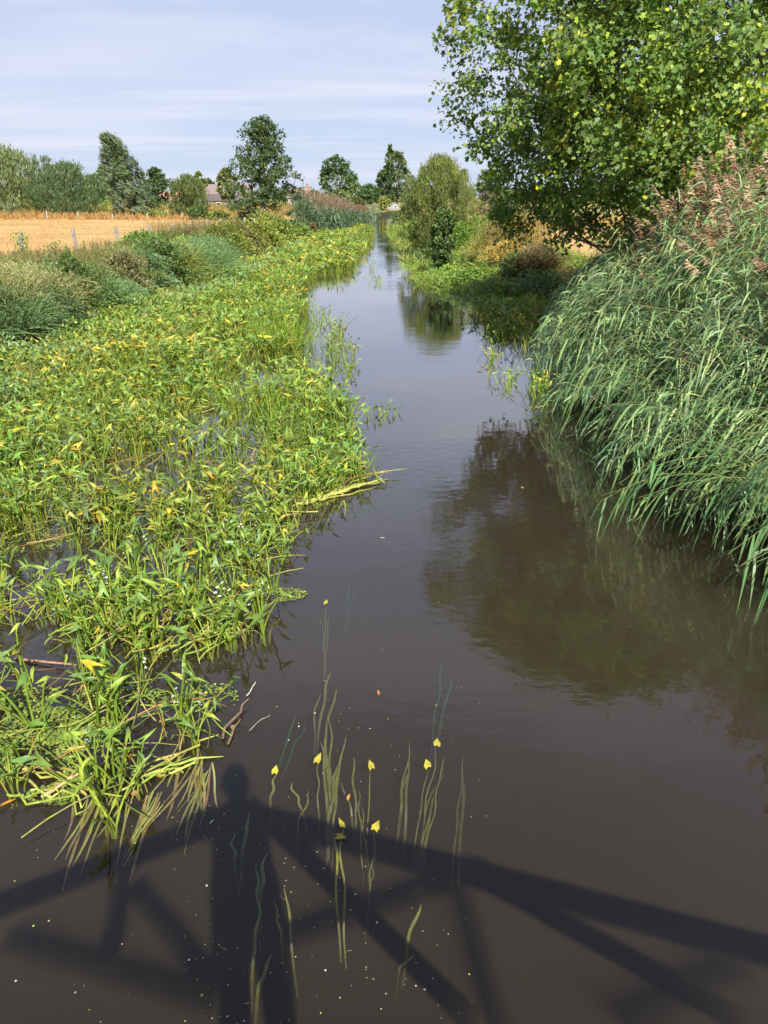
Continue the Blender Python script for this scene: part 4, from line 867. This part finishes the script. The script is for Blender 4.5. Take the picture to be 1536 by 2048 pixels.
# (px, py of foot, foot height, kind, radius, height, colours, label)
LEFTW = [(20, 700, .1, 'grass', 1.0, 1.0, G_BL, 'blue-green drooping grass tussock at the left frame edge by the water'), (75, 640, .4, 'grass', 1.1, 1.1, G_DRY, 'straw-tinged grass tussock above the left edge one'), (30, 600, .6, 'grass', 1.1, .9, G_OL, 'pale olive grass mound at the left frame edge'),
    (150, 640, .2, 'bush', .8, .9, MD, 'dark leafy clump at the water edge left of the grasses'), (215, 630, .1, 'grass', .9, .8, G_BL, 'blue-green grass tuft hanging at the water edge'), (130, 590, .7, 'stalk', 1.1, 1.3, G_OL, 'brownish seeding weed stand behind the straw tussock'), (215, 560, .8, 'stalk', 1.3, 1.1, G_OL, 'tall olive weed stand in the middle of the left bank'),
    (95, 560, .8, 'stalk', 1.2, .9, G_DRY, 'dry seeding weed stand near the leafy fence post'), (250, 600, .3, 'bush', .6, .7, [(.2, .18, .09), (.22, .21, .09), (.14, .16, .06)], 'brownish faded shrub low on the left bank'), (290, 590, .2, 'bush', .8, .7, G_BL, 'blue-green leafy mound beside the faded shrub'),
    (285, 520, .9, 'bush', .95, 1.15, G_BR[:1] + MD[:2], 'green rounded bramble bush below the fence'), (320, 560, .5, 'bush', .9, .9, MD, 'dark green bramble mound low on the bank'), (350, 560, .4, 'grass', 1.0, 1.2, G_OL, 'olive arching grass tussock beside the bramble'), (395, 565, .1, 'grass', 1.3, 1.6, G_BL, 'large blue-green arching grass tussock at the water'), (415, 545, .2, 'grass', 1.1, 1.3, G_BL, 'second blue-green tussock behind the large one'),
    (345, 500, .9, 'stalk', 1.2, 1.5, G_OL, 'tall dark-stalked weeds in front of the fence'), (383, 498, .9, 'stalk', .9, 1.5, [(.17, .13, .12), (.2, .17, .14), (.14, .13, .08)], 'purplish grey faded weed stand by the fence'), (416, 500, .9, 'stalk', .8, 1.3, [(.17, .13, .12), (.2, .17, .14), (.14, .13, .08)], 'second purplish grey weed stand by the fence'),
    (450, 530, .3, 'bush', 1.0, 1.1, G_YEL, 'yellow-green leafy mound near the water'), (480, 520, .3, 'bush', 1.1, 1.3, [(.2, .18, .06), (.16, .18, .05), (.24, .24, .06)], 'brown-tinged leafy mound near the water'), (520, 505, .3, 'bush', 1.3, 1.3, G_YEL, 'yellow-green leafy mound below the paired fence posts'), (545, 490, .4, 'bush', 1.2, 1.2, G_YEL, 'last yellow-green mound before the oak'),
    (460, 490, .7, 'bush', 1.2, 1.1, G_YEL, 'yellow-green mound under the fence posts'), (500, 478, .8, 'bush', 1.2, .9, G_YEL, 'low yellow-green mound at the row of white-topped posts'), (430, 515, .6, 'stalk', 1.2, 1.1, G_YEL, 'yellowish weed stand between the mounds'), (180, 535, .8, 'stalk', 1.3, .7, G_OL, 'low olive weeds at the field edge'), (50, 545, .8, 'stalk', 1.2, .7, G_DRY, 'dry weeds at the field edge on the far left'),
    (240, 535, .85, 'stalk', 1.2, 1.0, G_OL, 'olive weeds behind the bramble bush'), (5, 660, .4, 'grass', 1.0, 1.1, G_DRY, 'dry drooping grass cut by the left frame edge'), (300, 640, -.02, 'bush', .9, .35, G_BR, 'low bright green waterside herbs under the bank'), (440, 572, -.02, 'bush', 1.6, .45, G_BR, 'bright green low herbs where the bank meets the bed'), (110, 680, .1, 'bush', .8, .7, DK, 'dark leafy mound at the water edge near the left frame edge')]
for (px, py, z_, kd, r, h_, c, lab) in LEFTW:
    x, y = g(px, py, z_); nm = {'grass': 'grass_tussock', 'stalk': 'weed_stand', 'bush': 'leafy_shrub'}[kd]
    clump(nm, lab, {'grass': 'grass', 'stalk': 'weeds', 'bush': 'shrub'}[kd], x, y, kd, r * 1.25, h_ * (1.3 if z_ < .7 else .78), c, P3, {'grass': 1000, 'stalk': 800, 'bush': 900}[kd], leaf=.08 if kd == 'bush' else .07)
RIGHTW = [(1015, 528, .6, 'stalk', 1.2, 1.9, G_GOLD, 'golden-orange weed stand right of the bright herbs'), (1055, 530, .6, 'stalk', 1.1, 1.9, G_GOLD, 'second golden-orange weed stand beneath the tree'), (985, 530, .5, 'stalk', 1.2, 1.5, [(.4, .33, .07), (.3, .32, .07), (.4, .26, .09)], 'yellowish weed stand at the left of the golden ones'), (1075, 570, .3, 'grass', .9, 1.2, [(.15, .09, .05), (.12, .1, .04), (.1, .12, .04)], 'dark reddish brown drooping tussock under the tree'),
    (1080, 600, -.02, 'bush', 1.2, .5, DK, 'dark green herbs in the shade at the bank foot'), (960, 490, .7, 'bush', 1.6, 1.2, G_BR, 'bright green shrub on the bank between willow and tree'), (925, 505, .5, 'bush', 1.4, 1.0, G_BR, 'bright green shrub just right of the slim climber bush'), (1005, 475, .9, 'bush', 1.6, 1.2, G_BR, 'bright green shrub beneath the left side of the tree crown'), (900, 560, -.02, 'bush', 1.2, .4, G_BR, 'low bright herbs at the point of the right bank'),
    (950, 575, -.02, 'bush', 1.5, .5, G_BR, 'low bright herbs above the lily pads'), (1000, 590, -.02, 'bush', 1.4, .5, MD, 'low green herbs right of the lily pads'), (870, 520, .1, 'bush', 1.3, .8, MD, 'green shrub at the water left of the slim climber bush'), (850, 490, .2, 'bush', 1.6, .8, G_YEL, 'yellow-green herbs on the right bank below the willow'), (1010, 560, .2, 'stalk', 1.0, .9, G_GOLD, 'short golden weeds in front of the golden stands'), (1045, 585, .0, 'bush', .9, .6, MD, 'green herbs between lily pads and reeds')]
for (px, py, z_, kd, r, h_, c, lab) in RIGHTW:
    x, y = g(px, py, z_); nm = {'grass': 'grass_tussock', 'stalk': 'weed_stand', 'bush': 'leafy_shrub'}[kd]
    clump(nm, lab, {'grass': 'grass', 'stalk': 'weeds', 'bush': 'shrub'}[kd], x, y, kd, r, h_, c, P3, {'grass': 900, 'stalk': 460, 'bush': 480}[kd], leaf=.07)
# rough grass covering the slopes of both banks
def cover(name, label, side, y0, y1, w0, w1, q, L0, L1, wid, cols, probs, lean=.5):
    b_ = Batch(); y = y0 + (y1 - y0) * rng.random(q) ** 1.25; off = rng.uniform(w0, w1, q); x = lx(y) - off if side < 0 else rx(y) + off
    k = vnoise(x, y, .9, 31) + rng.normal(0, .3, q) > -.75; x, y = x[k], y[k]; n_ = len(x); z = np.maximum(gz(x, y), -.02)
    Ln = rng.uniform(L0, L1, n_) * (1 + .35 * vnoise(x, y, .7, 12)); d = norm(rdir(n_, .1, 1) * np.array([1, 1, 1]) + np.array([0, 0, .7 - lean])); tt = np.linspace(0, 1, 4)
    P = np.stack((x, y, z), 1)[:, None] + d[:, None] * (Ln[:, None] * tt)[..., None]; P[..., 2] -= (Ln * rng.uniform(.1, .7, n_))[:, None] * tt ** 2.2 * .6
    wd = wid * (1 + y / 35); b_.ribbons(P, wd[:, None] * np.array([[.8, 1, .7, .05]]), norm(np.cross(d, rdir(n_))), mixcol(cols, probs, n_, .2))
    tag(b_.build(name, M_grass), label, 'grass', kind='stuff')
cover('bank_grass', 'rough green and straw-coloured grass covering the left bank', -1, 9, 75, -.7, 5.5, 52000, .35, .8, .006, G_OL + G_BL + G_DRY + G_YEL, [.16, .1, .08, .14, .08, .06, .1, .05, .05, .1, .05, .03])
cover('bank_grass', 'rough green grass and herbs covering the right bank beyond the reeds', 1, 22, 95, -.8, 6, 26000, .35, .8, .007, G_BR + G_YEL + G_DRY, [.25, .15, .12, .15, .1, .08, .08, .04, .03], .5)
hb = Batch(); q = 42000; y = 11 + 52 * rng.random(q) ** 1.3; off = rng.uniform(-.9, 3.6, q); x = lx(y) - off; z = np.maximum(gz(x, y), 0); hh_ = .25 + .45 * np.clip(.5 + .6 * vnoise(x, y, 1.6, 88), 0, 1)
P0 = np.stack((x, y, z + hh_ * rng.random(q) ** .6), 1); cidx = np.clip(((vnoise(x, y, 1.1, 89) + rng.normal(0, .25, q) + 1) * 1.5).astype(int), 0, 2)
pal = [mixcol(c_, P3, q, .18) for c_ in (G_BR, G_OL, G_BL)]; cc = np.where((cidx == 0)[:, None], pal[0], np.where((cidx == 1)[:, None], pal[1], pal[2]))
hb.inst(NAR * np.array([2.2, 1, 1]), QF, frames(rdir(q, -.1, 1), norm(np.array([0, -.4, .9]) + rng.normal(0, .45, (q, 3))), (.05 + y * .0026) * rng.uniform(.6, 1.4, q)), P0, cc)
tag(hb.build('bank_herbs', M_leaf), 'mixed low leafy herbs covering the slope of the left bank', 'herbs', kind='stuff')
# stubble and hay on the dry field
fb = Batch(); q = 42000; y = 26 + 80 * rng.random(q) ** 1.1; x = -10 - rng.random(q) * (y * .75); z = gz(x, y); n_ = q
d = norm(rdir(n_, .1, .8)); Ln = rng.uniform(.04, .16, n_); tt = np.linspace(0, 1, 2)
fb.ribbons(np.stack((x, y, z), 1)[:, None] + d[:, None] * (Ln[:, None] * tt)[..., None], np.array([[1, .5]]) * (.004 + y / 9000)[:, None], norm(np.cross(d, rdir(n_))), mixcol([(.5, .3, .12), (.4, .22, .09), (.55, .38, .18)], P3, n_))
# loose hay ridge at the back of the field and tall dry grass beyond it
for (y_, a_, b2, q, hh_, cols, w_) in [(90, -75, -19, 15000, .55, [(.5, .28, .1), (.42, .24, .1), (.52, .36, .16)], 1.6), (97, -70, -14, 15000, 1.1, [(.4, .26, .09), (.33, .26, .08), (.45, .3, .12)], 4), (118, -85, -4, 11000, 1.3, [(.42, .25, .08), (.3, .28, .07), (.36, .18, .07)], 9), (150, -100, -4, 9000, 1.6, [(.35, .22, .08), (.26, .25, .06), (.18, .22, .05)], 14), (112, 4, 16, 3500, 1.3, [(.45, .28, .1), (.4, .22, .09), (.36, .3, .1)], 9), (70, 7, 24, 4200, .8, [(.5, .33, .14), (.42, .28, .1), (.3, .27, .08)], 8)]:
    x = rng.uniform(a_, b2, q); y = y_ + rng.normal(0, w_, q); z = gz(x, y) + (np.clip(.35 + .5 * vnoise(x, x * 0, .35, 77), 0, 1) * np.exp(-((y - y_) / 1.2) ** 2) * rng.random(q) * .9 if y_ == 90 else 0)
    d = norm(rdir(q, .1 if y_ == 90 else .6, 1)); Ln = rng.uniform(.3, 1, q) * hh_ * (1 + .4 * vnoise(x, y, .4, 51)); tt = np.linspace(0, 1, 3)
    fb.ribbons(np.stack((x, y, z), 1)[:, None] + d[:, None] * (Ln[:, None] * tt)[..., None], np.array([[1, .9, .3]]) * (.00035 * y)[:, None] * rng.uniform(.6, 1.5, (q, 1)), norm(np.cross(d, rdir(q))), mixcol(cols, P3, q))
tag(fb.build('dry_grass', M_grass), 'orange-brown stubble and loose dry hay on the field left of the river', 'dry grass', kind='stuff')
for (px, D, top, w, c, lab) in [(160, 104, 418, 40, G_YEL, 'pale green weed clump under the dark willow'), (230, 108, 405, 60, G_YEL, 'pale yellow-green shrub left of the windblown willow'), (320, 90, 421, 34, G_OL, 'thin olive shrub between willow and light bush'), (400, 88, 416, 44, MD, 'low green shrub at the foot of the light bush'), (440, 84, 424, 36, G_OL, 'olive weeds right of the light bush'), (467, 120, 405, 30, SV, 'pale shrub in front of the farm sheds'), (640, 110, 392, 60, OL, 'low olive hedge behind the far reed stand'), (792, 120, 428, 34, MD, 'shady shrub at the river bend')]:
    ptree('low_bush', lab, 'bush', px, D, top, w, ncl=50, per=24, leaf=.3, cols=c, probs=P3, zc=0, clr=.3, limbs=3, gap=0)

# ------------------------------------------------------------------ fence
def post(px, pt, pb, label, pale, climb=False):
    # the top of a 1.15 m post fixes the distance
    zt = .9 + 1.15; ang = PITCH - atan((1024 - pt) / FPX); D = (CH - zt) / tan(ang) if ang > 0 else 60
    return D
NEARP = [(38, 466, 'leafy'), (146, 458, ''), (231, 453, ''), (297, 451, ''), (344, 448, ''), (414, 441, ''), (442, 438, 'pale'), (469, 437, 'pale'), (489, 436, 'pale'), (508, 437, 'pale'), (515, 436, 'pale')]
NL = ['grey fence post overgrown with leaves, leftmost of the near row', 'grey leaning fence post, second from the left in the near row', 'grey fence post standing alone in front of the stubble, third of the near row', 'grey fence post just behind the bramble bush', 'grey fence post among tall dark-stalked weeds', 'grey fence post among purplish faded weeds', 'pale-topped fence post nearest the purplish weeds', 'pale-topped fence post midway along the far end of the near row', 'pale-topped fence post left of the closely set pair', 'left post of the closely set pair beside the oak', 'right post of the closely set pair beside the oak']
pts = []
for (px, pt, k_), lab in zip(NEARP, NL):
    zt = 2.05; ang = PITCH - atan((1024 - pt) / FPX); D = (CH - zt) / tan(ang); x = atD(px, D, zt)
    h_ = 1.15; r_ = empty('fence_post', (x, D, .9)); c = (.27, .25, .22) if k_ != 'pale' else (.4, .36, .3)
    b_ = Batch(); w = .075 if px < 400 else .085; b_.tube([(0, 0, -.3), (rng.normal(0, .01), 0, .3), (rng.normal(0, .015), 0, .8), (rng.normal(.0, .03), 0, h_), (rng.normal(.0, .03), 0, h_ + .02)], [w, w * .97, w * .93, w * .9, w * .5], c, 7); b_.build('post', M_wood, r_)
    b_ = Batch(); b_.box((0, -w * .98, h_ - .2), (.012, .012, .03), (.2, .15, .12)); b_.box((0, -w * .98, h_ - .6), (.012, .012, .03), (.2, .15, .12)); b_.build('staple', M_steel, r_)
    if k_ == 'leafy':
        b_ = Batch(); q = 260; a = rng.uniform(0, 6.28, q); P0 = np.stack((np.cos(a) * rng.uniform(.05, .35, q), np.sin(a) * rng.uniform(.05, .3, q), rng.uniform(0, 1.2, q)), 1); b_.inst(QV, QF, frames(rdir(q), norm(np.array([0, -.4, 1]) + rng.normal(0, .4, (q, 3))), rng.uniform(.05, .13, q)), P0, mixcol(G_BR, P3, q)); b_.build('climbing_leaves', M_leaf, r_)['kind'] = 'stuff'
    tag(r_, lab, 'fence post', 'near row of fence posts'); pts.append((x, D))
wr = Batch()
for hz_ in (.95, .55):
    for (a, b_2) in zip(pts[:-1], pts[1:]):
        wr.tube([(a[0] + (b_2[0] - a[0]) * s_, a[1] - .09 + (b_2[1] - a[1]) * s_, .9 + hz_ - .12 * s_ * (1 - s_)) for s_ in (0, .25, .5, .75, 1)], [.004] * 5, (.35, .33, .3), 3)
tag(wr.build('fence_wire', M_steel), 'thin grey wires strung along the near row of fence posts', 'fence wire')
for (px, pt, lab) in [(94, 422, 'pale small post in front of the dark rounded willow'), (156, 424, 'pale small post right of the dark willow'), (225, 428, 'grey small post left of the windblown willow'), (295, 426, 'grey small post right of the windblown willow'), (364, 427, 'grey small post in front of the light rounded bush')]:
    D = 88; x = atD(px, D, 1.3); zt = zat(pt, D); b_ = Batch(); b_.tube([(0, 0, -.2), (0, 0, .5), (rng.normal(0, .02), 0, zt - .9), (0, 0, zt - .88)], [.09, .09, .085, .04], (.34, .31, .27), 6)
    o = b_.build('fence_post', M_wood); o.location = (x, D, .9); tag(o, lab, 'fence post', 'far row of fence posts')

# ------------------------------------------------------------------ farm buildings
def gable_house(name, label, cx_, y, w, dpt, hw, hr, wall, roof, wins, parent_lab=None, hip=0, base_mat=M_plain, chim=None, overhang=.4, axis='x'):
    r_ = empty(name, (cx_, y, .9))
    b_ = Batch(); b_.box((0, 0, hw / 2), (w / 2, dpt / 2, hw / 2), wall)
    if axis == 'x': V = np.array([(-w / 2, -dpt / 2, hw), (-w / 2, dpt / 2, hw), (-w / 2, 0, hw + hr * .94), (w / 2, -dpt / 2, hw), (w / 2, dpt / 2, hw), (w / 2, 0, hw + hr * .94)])
    else: V = np.array([(-w / 2, -dpt / 2, hw), (w / 2, -dpt / 2, hw), (0, -dpt / 2, hw + hr * .94), (-w / 2, dpt / 2, hw), (w / 2, dpt / 2, hw), (0, dpt / 2, hw + hr * .94)])
    b_.raw(V, np.array([(0, 2, 1), (3, 4, 5)]), np.tile(np.array(wall), (6, 1))); b_.build('wall', base_mat, r_)
    t_ = Batch()
    if axis == 'x':
        sl = math.hypot(dpt / 2 + overhang, hr); an = math.atan2(hr, dpt / 2 + overhang)
        for s_ in (-1, 1):
            R_ = Matrix.Rotation(-s_ * an, 3, 'X'); t_.box((0, s_ * (dpt / 4 + overhang / 2), hw + hr / 2 + .02), (w / 2 + overhang, sl / 2, .08), roof, R_)
    else:
        sl = math.hypot(w / 2 + overhang, hr); an = math.atan2(hr, w / 2 + overhang)
        for s_ in (-1, 1):
            R_ = Matrix.Rotation(s_ * an, 3, 'Y'); t_.box((s_ * (w / 4 + overhang / 2), 0, hw + hr / 2 + .02), (sl / 2, dpt / 2 + overhang, .08), roof, R_)
    ro = t_.build('roof', M_brick, r_)
    if chim is not None: c2_ = Batch(); c2_.box((chim, 0, hw + hr + .5), (.35, .35, .7), (.3, .16, .12)); c2_.build('chimney', M_brick, ro)
    for (wx, wz, ww, wh, kd) in wins:
        f_ = Batch(); f_.box((wx, -dpt / 2 - .03, wz), (ww / 2 + .1, .05, wh / 2 + .1), (.75, .74, .7) if kd != 'door' else (.2, .12, .08)); fo = f_.build('window' if kd != 'door' else 'door', M_plain, r_)
        p2 = Batch(); p2.box((wx, -dpt / 2 - .09, wz), (ww / 2, .02, wh / 2), (.03, .035, .04) if kd != 'door' else (.05, .04, .035)); p2.build('pane' if kd != 'door' else 'panel', M_glass if kd != 'door' else M_wood, fo)
    tag(r_, label, 'building'); return r_
D = 200; mpx = D / FPX
def bx(px, D=200): return atD(px, D)
gable_house('farmhouse', 'white-walled farmhouse with a broad pinkish grey tiled roof behind the light bush', bx(447), 204, 13, 9, 2.4, 3.0, (.5, .48, .45), (.2, .155, .14), [(-3.5, 1.3, 1.1, 1.1, 'w'), (-.5, 1.3, 1.1, 1.1, 'w'), (-5.2, 1.2, 1.2, 2.0, 'door')], chim=None)
gable_house('farm_shed', 'long low shed with dark roof and pale openings in front of the farmhouse', bx(470), 190, 13.5, 5, 1.5, 1.5, (.2, .165, .15), (.1, .085, .08), [(-4.5, .85, 1.4, .8, 'w'), (-1.5, .85, 1.0, .6, 'w'), (1.2, .85, 1.0, .6, 'w'), (4.2, .8, 1.0, 1.3, 'door')], overhang=.25)
gable_house('open_shed', 'low shed with reddish tiled roof left of the light bush', bx(343), 195, 9, 7, 1.6, 1.9, (.2, .15, .12), (.34, .17, .12), [(-2.4, .8, 2.2, 1.4, 'door'), (1, .8, 2.2, 1.4, 'door')], base_mat=M_brick)
gable_house('white_outbuilding', 'small bright white building with flat front beside the farm shed', bx(430), 192.5, 5.0, 4, 1.75, .9, (.78, .77, .74), (.5, .48, .45), [(-1, 1.0, .9, .8, 'w'), (1.2, .9, .9, 1.4, 'door')], overhang=.12)
gable_house('gabled_house', 'house with steep pinkish gable roof seen right of the oak', bx(601, 230), 230, 6, 10, 2.2, 2.6, (.45, .36, .33), (.25, .18, .16), [(-1.6, 1.2, .9, 1, 'w'), (1.4, 1.2, .9, 1, 'w')], axis='x', chim=2.2)
gable_house('white_caravan', 'low white flat-roofed caravan beside the river vanishing point', bx(786, 160), 160, 2.6, 2, .95, .1, (.3, .3, .29), (.3, .3, .29), [(-.7, .6, .5, .3, 'w'), (.5, .6, .5, .3, 'w')], overhang=.05)

# ------------------------------------------------------------------ the footbridge behind the camera and the person on it (they cast the shadows on the water)
PY = .03                                    # plane of the railing
def onrail(px, py):
    x, y = g(px, py); d = ray(480, 1560); t_ = (y - PY) / d[1]
    return (x - t_ * d[0], PY, -t_ * d[2])
DECK = 1.72
br = empty('footbridge', (0, 0, 0)); tag(br, 'steel footbridge with peaked truss railing whose shadow crosses the near water', 'bridge')
b_ = Batch(); b_.box((0, -1.0, DECK - .3), (11, .06, .12), (.2, .2, .2)); b_.box((0, -.24, DECK - .14), (11, .06, .09), (.2, .2, .2)); b_.box((0, -2.0, DECK - .3), (11, .06, .12), (.2, .2, .2)); b_.build('beam', M_steel, br)
pl = Batch(); pl.box((0, 0, 0), (.068, 1.05, .02), (.3, .24, .18)); PLM = pl.mesh('plank', M_wood)
for i in range(150): add('plank', PLM, br, (-11 + .073 + i * .147, -1.13, DECK - .01))
def member(name, p0, p1, r): b_ = Batch(); b_.tube([p0, p1], [r, r], (.12, .14, .13), 8); return b_.build(name, M_steel, br)
pk = onrail(490, 1628); L1 = onrail(0, 1812); R1 = onrail(1536, 1905)
def ext(p, q, x): s_ = (x - p[0]) / (q[0] - p[0]); return (x, PY, p[2] + (q[2] - p[2]) * s_)
Lend, Rend = ext(pk, L1, -2.5), ext(pk, R1, 3.2)
member('top_rail', pk, Lend, .06); member('top_rail', pk, Rend, .068)
for a, b2 in [((545, 1650), (950, 2048)), ((500, 1905), (985, 1735)), ((925, 1760), (1005, 2048)), ((1000, 1770), (1500, 2048)), ((1500, 1930), (1260, 2048)), ((245, 1700), (215, 1900)), ((265, 1780), (440, 1990)), ((0, 1880), (430, 2010))]:
    A_, B_ = onrail(*a), onrail(*b2)
    member('brace', A_, B_, .052)
member('lower_rail', (-11, PY, DECK - .12), (11, PY, DECK - .12), .03)
for x in (-2.5, 3.2): member('rail_post', (x, PY, DECK), (x, PY, DECK + .2), .04)
member('end_rail', Lend, (-11, PY, Lend[2]), .04); member('end_rail', Rend, (11, PY, Rend[2]), .04)
member('back_rail', (-11, -2.05, 2.85), (11, -2.05, 2.85), .03)
for x in range(-11, 12, 2): member('back_post', (x, -2.05, DECK - .1), (x, -2.05, 2.85), .025)
# the person: body grown over a skeleton
def skin_body(name, verts, edges, radii, mat, parent, root=0, sub=2, col=(.05, .06, .09)):
    me = bpy.data.meshes.new(name); me.from_pydata(verts, edges, []); o = bpy.data.objects.new(name, me); COL.objects.link(o); o.parent = parent
    sk = o.modifiers.new('skin', 'SKIN'); lay = me.skin_vertices[0] if me.skin_vertices else None
    if lay is None:
        bpy.context.view_layer.objects.active = o; bpy.context.view_layer.update(); lay = me.skin_vertices[0]
    for i, r in enumerate(radii):
        lay.data[i].radius = r if isinstance(r, tuple) else (r, r)
        lay.data[i].use_root = (i == root)
    sb = o.modifiers.new('sub', 'SUBSURF'); sb.levels = sub; sb.render_levels = sub
    me.materials.append(mat); return o
def basemat(nm, c, rough=.85): return rough_mat(nm, rough, 25, .85, 1.12, .15, base=c)
M_top, M_trous, M_flesh, M_hair, M_shoe, M_phone = basemat('dark_blue_cloth', (.05, .06, .1)), basemat('grey_trousers', (.1, .1, .11)), basemat('flesh', (.5, .32, .24), .5), basemat('hair', (.06, .04, .03), .6), basemat('shoe_leather', (.03, .03, .03), .6), basemat('black_plastic', (.02, .02, .02), .3)
pe = empty('person', (.035, -.27, DECK + .01)); tag(pe, 'person in dark clothes standing at the railing holding up a phone', 'person')
# torso + arms + legs in one skeleton (metres above the deck)
V = [(0, 0, .93), (0, 0, 1.12), (0, .02, 1.34), (0, .02, 1.47), (0, .03, 1.56),
     (-.23, .02, 1.42), (-.44, .05, 1.2), (-.12, .14, 1.34), (.23, .02, 1.42), (.4, .05, 1.18), (.12, .14, 1.34),
     (-.09, 0, .86), (-.1, .02, .48), (-.1, -.02, .1), (.09, 0, .86), (.1, .02, .48), (.1, -.02, .1)]
E_ = [(0, 1), (1, 2), (2, 3), (3, 4), (2, 5), (5, 6), (6, 7), (2, 8), (8, 9), (9, 10), (0, 11), (11, 12), (12, 13), (0, 14), (14, 15), (15, 16)]
Rr = [(.2, .13), (.18, .12), (.2, .13), (.08, .07), .055, .065, .048, .034, .065, .048, .034, .115, .085, .06, .115, .085, .06]
skin_body('body', V, E_, Rr, M_top, pe)
def ovoid(name, mat, parent, fn, nu=24, nv=18):
    """closed egg-like surface; fn(unit x, y, z arrays) returns the shaped points"""
    u = np.arange(nu) * 2 * pi / nu; v = (np.arange(1, nv) / nv) * pi
    U, Vv = np.meshgrid(u, v); P = np.stack((np.cos(U) * np.sin(Vv), np.sin(U) * np.sin(Vv), np.cos(Vv)), -1).reshape(-1, 3)
    P = np.concatenate((P, [(0, 0, 1.), (0, 0, -1.)])); f = []
    for a in range(nv - 2):
        for b in range(nu):
            p0 = a * nu + b; p1 = a * nu + (b + 1) % nu; f += [(p0, p0 + nu, p1 + nu), (p0, p1 + nu, p1)]
    t0 = len(P) - 2
    for b in range(nu): f += [(t0, b, (b + 1) % nu), (t0 + 1, (nv - 2) * nu + (b + 1) % nu, (nv - 2) * nu + b)]
    bt = Batch(); bt.raw(fn(P[:, 0], P[:, 1], P[:, 2]), np.array(f), np.full((len(P), 3), .5)); return bt.build(name, mat, parent, True)
def face(x, y, z):
    jaw = np.where(z < 0, 1 - .34 * z * z, 1); fr = np.clip(y, 0, 1)
    nose = np.exp(-(x / .16) ** 2 - ((z + .12) / .17) ** 2) * fr * .024; brow = np.exp(-((z - .16) / .1) ** 2) * fr * .004 - np.exp(-((np.abs(x) - .38) / .16) ** 2 - ((z - .03) / .1) ** 2) * fr * .009
    chin = np.exp(-(x / .3) ** 2 - ((z + .82) / .2) ** 2) * fr * .012; lips = np.exp(-(x / .28) ** 2 - ((z + .46) / .06) ** 2) * fr * .006
    return np.stack((x * .077 * jaw, .03 + y * .096 * np.where(z < -.3, 1 + .12 * (z + .3), 1) + nose + brow + chin + lips, 1.69 + z * .115), 1)
head = ovoid('head', M_flesh, pe, face)
skin_body('neck', [(0, .0, 1.49), (0, .02, 1.62)], [(0, 1)], [.056, .05], M_flesh, pe)
def hairf(x, y, z):
    cut = np.clip((y - .15) * 1.1, 0, 1) * np.clip(.62 - z, 0, 1.6)           # draws the front below the hairline back into the skull
    return np.stack((x * .087 * (1 - .25 * np.clip(-z, 0, 1)) * (1 - .5 * cut), .02 + y * .106 * (1 - .95 * np.clip(cut * 1.6, 0, 1)), 1.70 + z * .122 + np.where(z < -.1, .06 * -z, 0)), 1)
ovoid('hair', M_hair, pe, hairf)
b_ = Batch(); b_.tube([(-.022, .118, 1.636), (0, .124, 1.634), (.022, .118, 1.636)], [.001, .0035, .001], (.3, .1, .09), 6); b_.build('mouth', M_plain, head, True)
for s_ in (-1, 1):
    b_ = Batch(); b_.tubes(np.array([[(s_ * .03, .108, 1.695), (s_ * .03, .117, 1.695), (s_ * .03, .12, 1.695)]]), np.array([[.011, .008, .002]]), np.array([(.6, .6, .6)]), 8); b_.build('eye', M_petal, head, True)
    skin_body('ear', [(s_ * .078, .02, 1.665), (s_ * .086, .012, 1.70)], [(0, 1)], [(.01, .02), (.01, .022)], M_flesh, head)
    V = [(s_ * .12, .14, 1.34), (s_ * .095, .145, 1.38), (s_ * .075, .15, 1.41)]; Ee = [(0, 1), (1, 2)]; R2 = [.028, (.036, .02), (.03, .018)]
    for j in range(4):
        k = len(V); zz = 1.38 + j * .02; V += [(s_ * .065, .165, zz), (s_ * .055, .188 - .002 * j, zz + .003), (s_ * .045, .195, zz + .004)]; Ee += [(2 if j > 1 else 1, k), (k, k + 1), (k + 1, k + 2)]; R2 += [.010, .009, .0075]
    k = len(V); V += [(s_ * .07, .14, 1.4), (s_ * .05, .15, 1.43)]; Ee += [(1, k), (k, k + 1)]; R2 += [.011, .009]
    skin_body('hand', V, Ee, R2, M_flesh, pe, 0, 1)
    skin_body('shoe', [(s_ * .14, -.06, .045), (s_ * .145, .06, .045), (s_ * .15, .15, .035)], [(0, 1), (1, 2)], [(.045, .04), (.048, .04), (.04, .028)], M_shoe, pe)
ph = Batch(); ph.box((0, 0, 0), (.037, .004, .078), (.02, .02, .02)); pho = ph.build('phone', M_phone); pho.location = (.02, -.062, CH - .03); pho.rotation_euler = (-PITCH, 0, 0); tag(pho, 'black phone held up in both hands of the person on the bridge', 'phone')
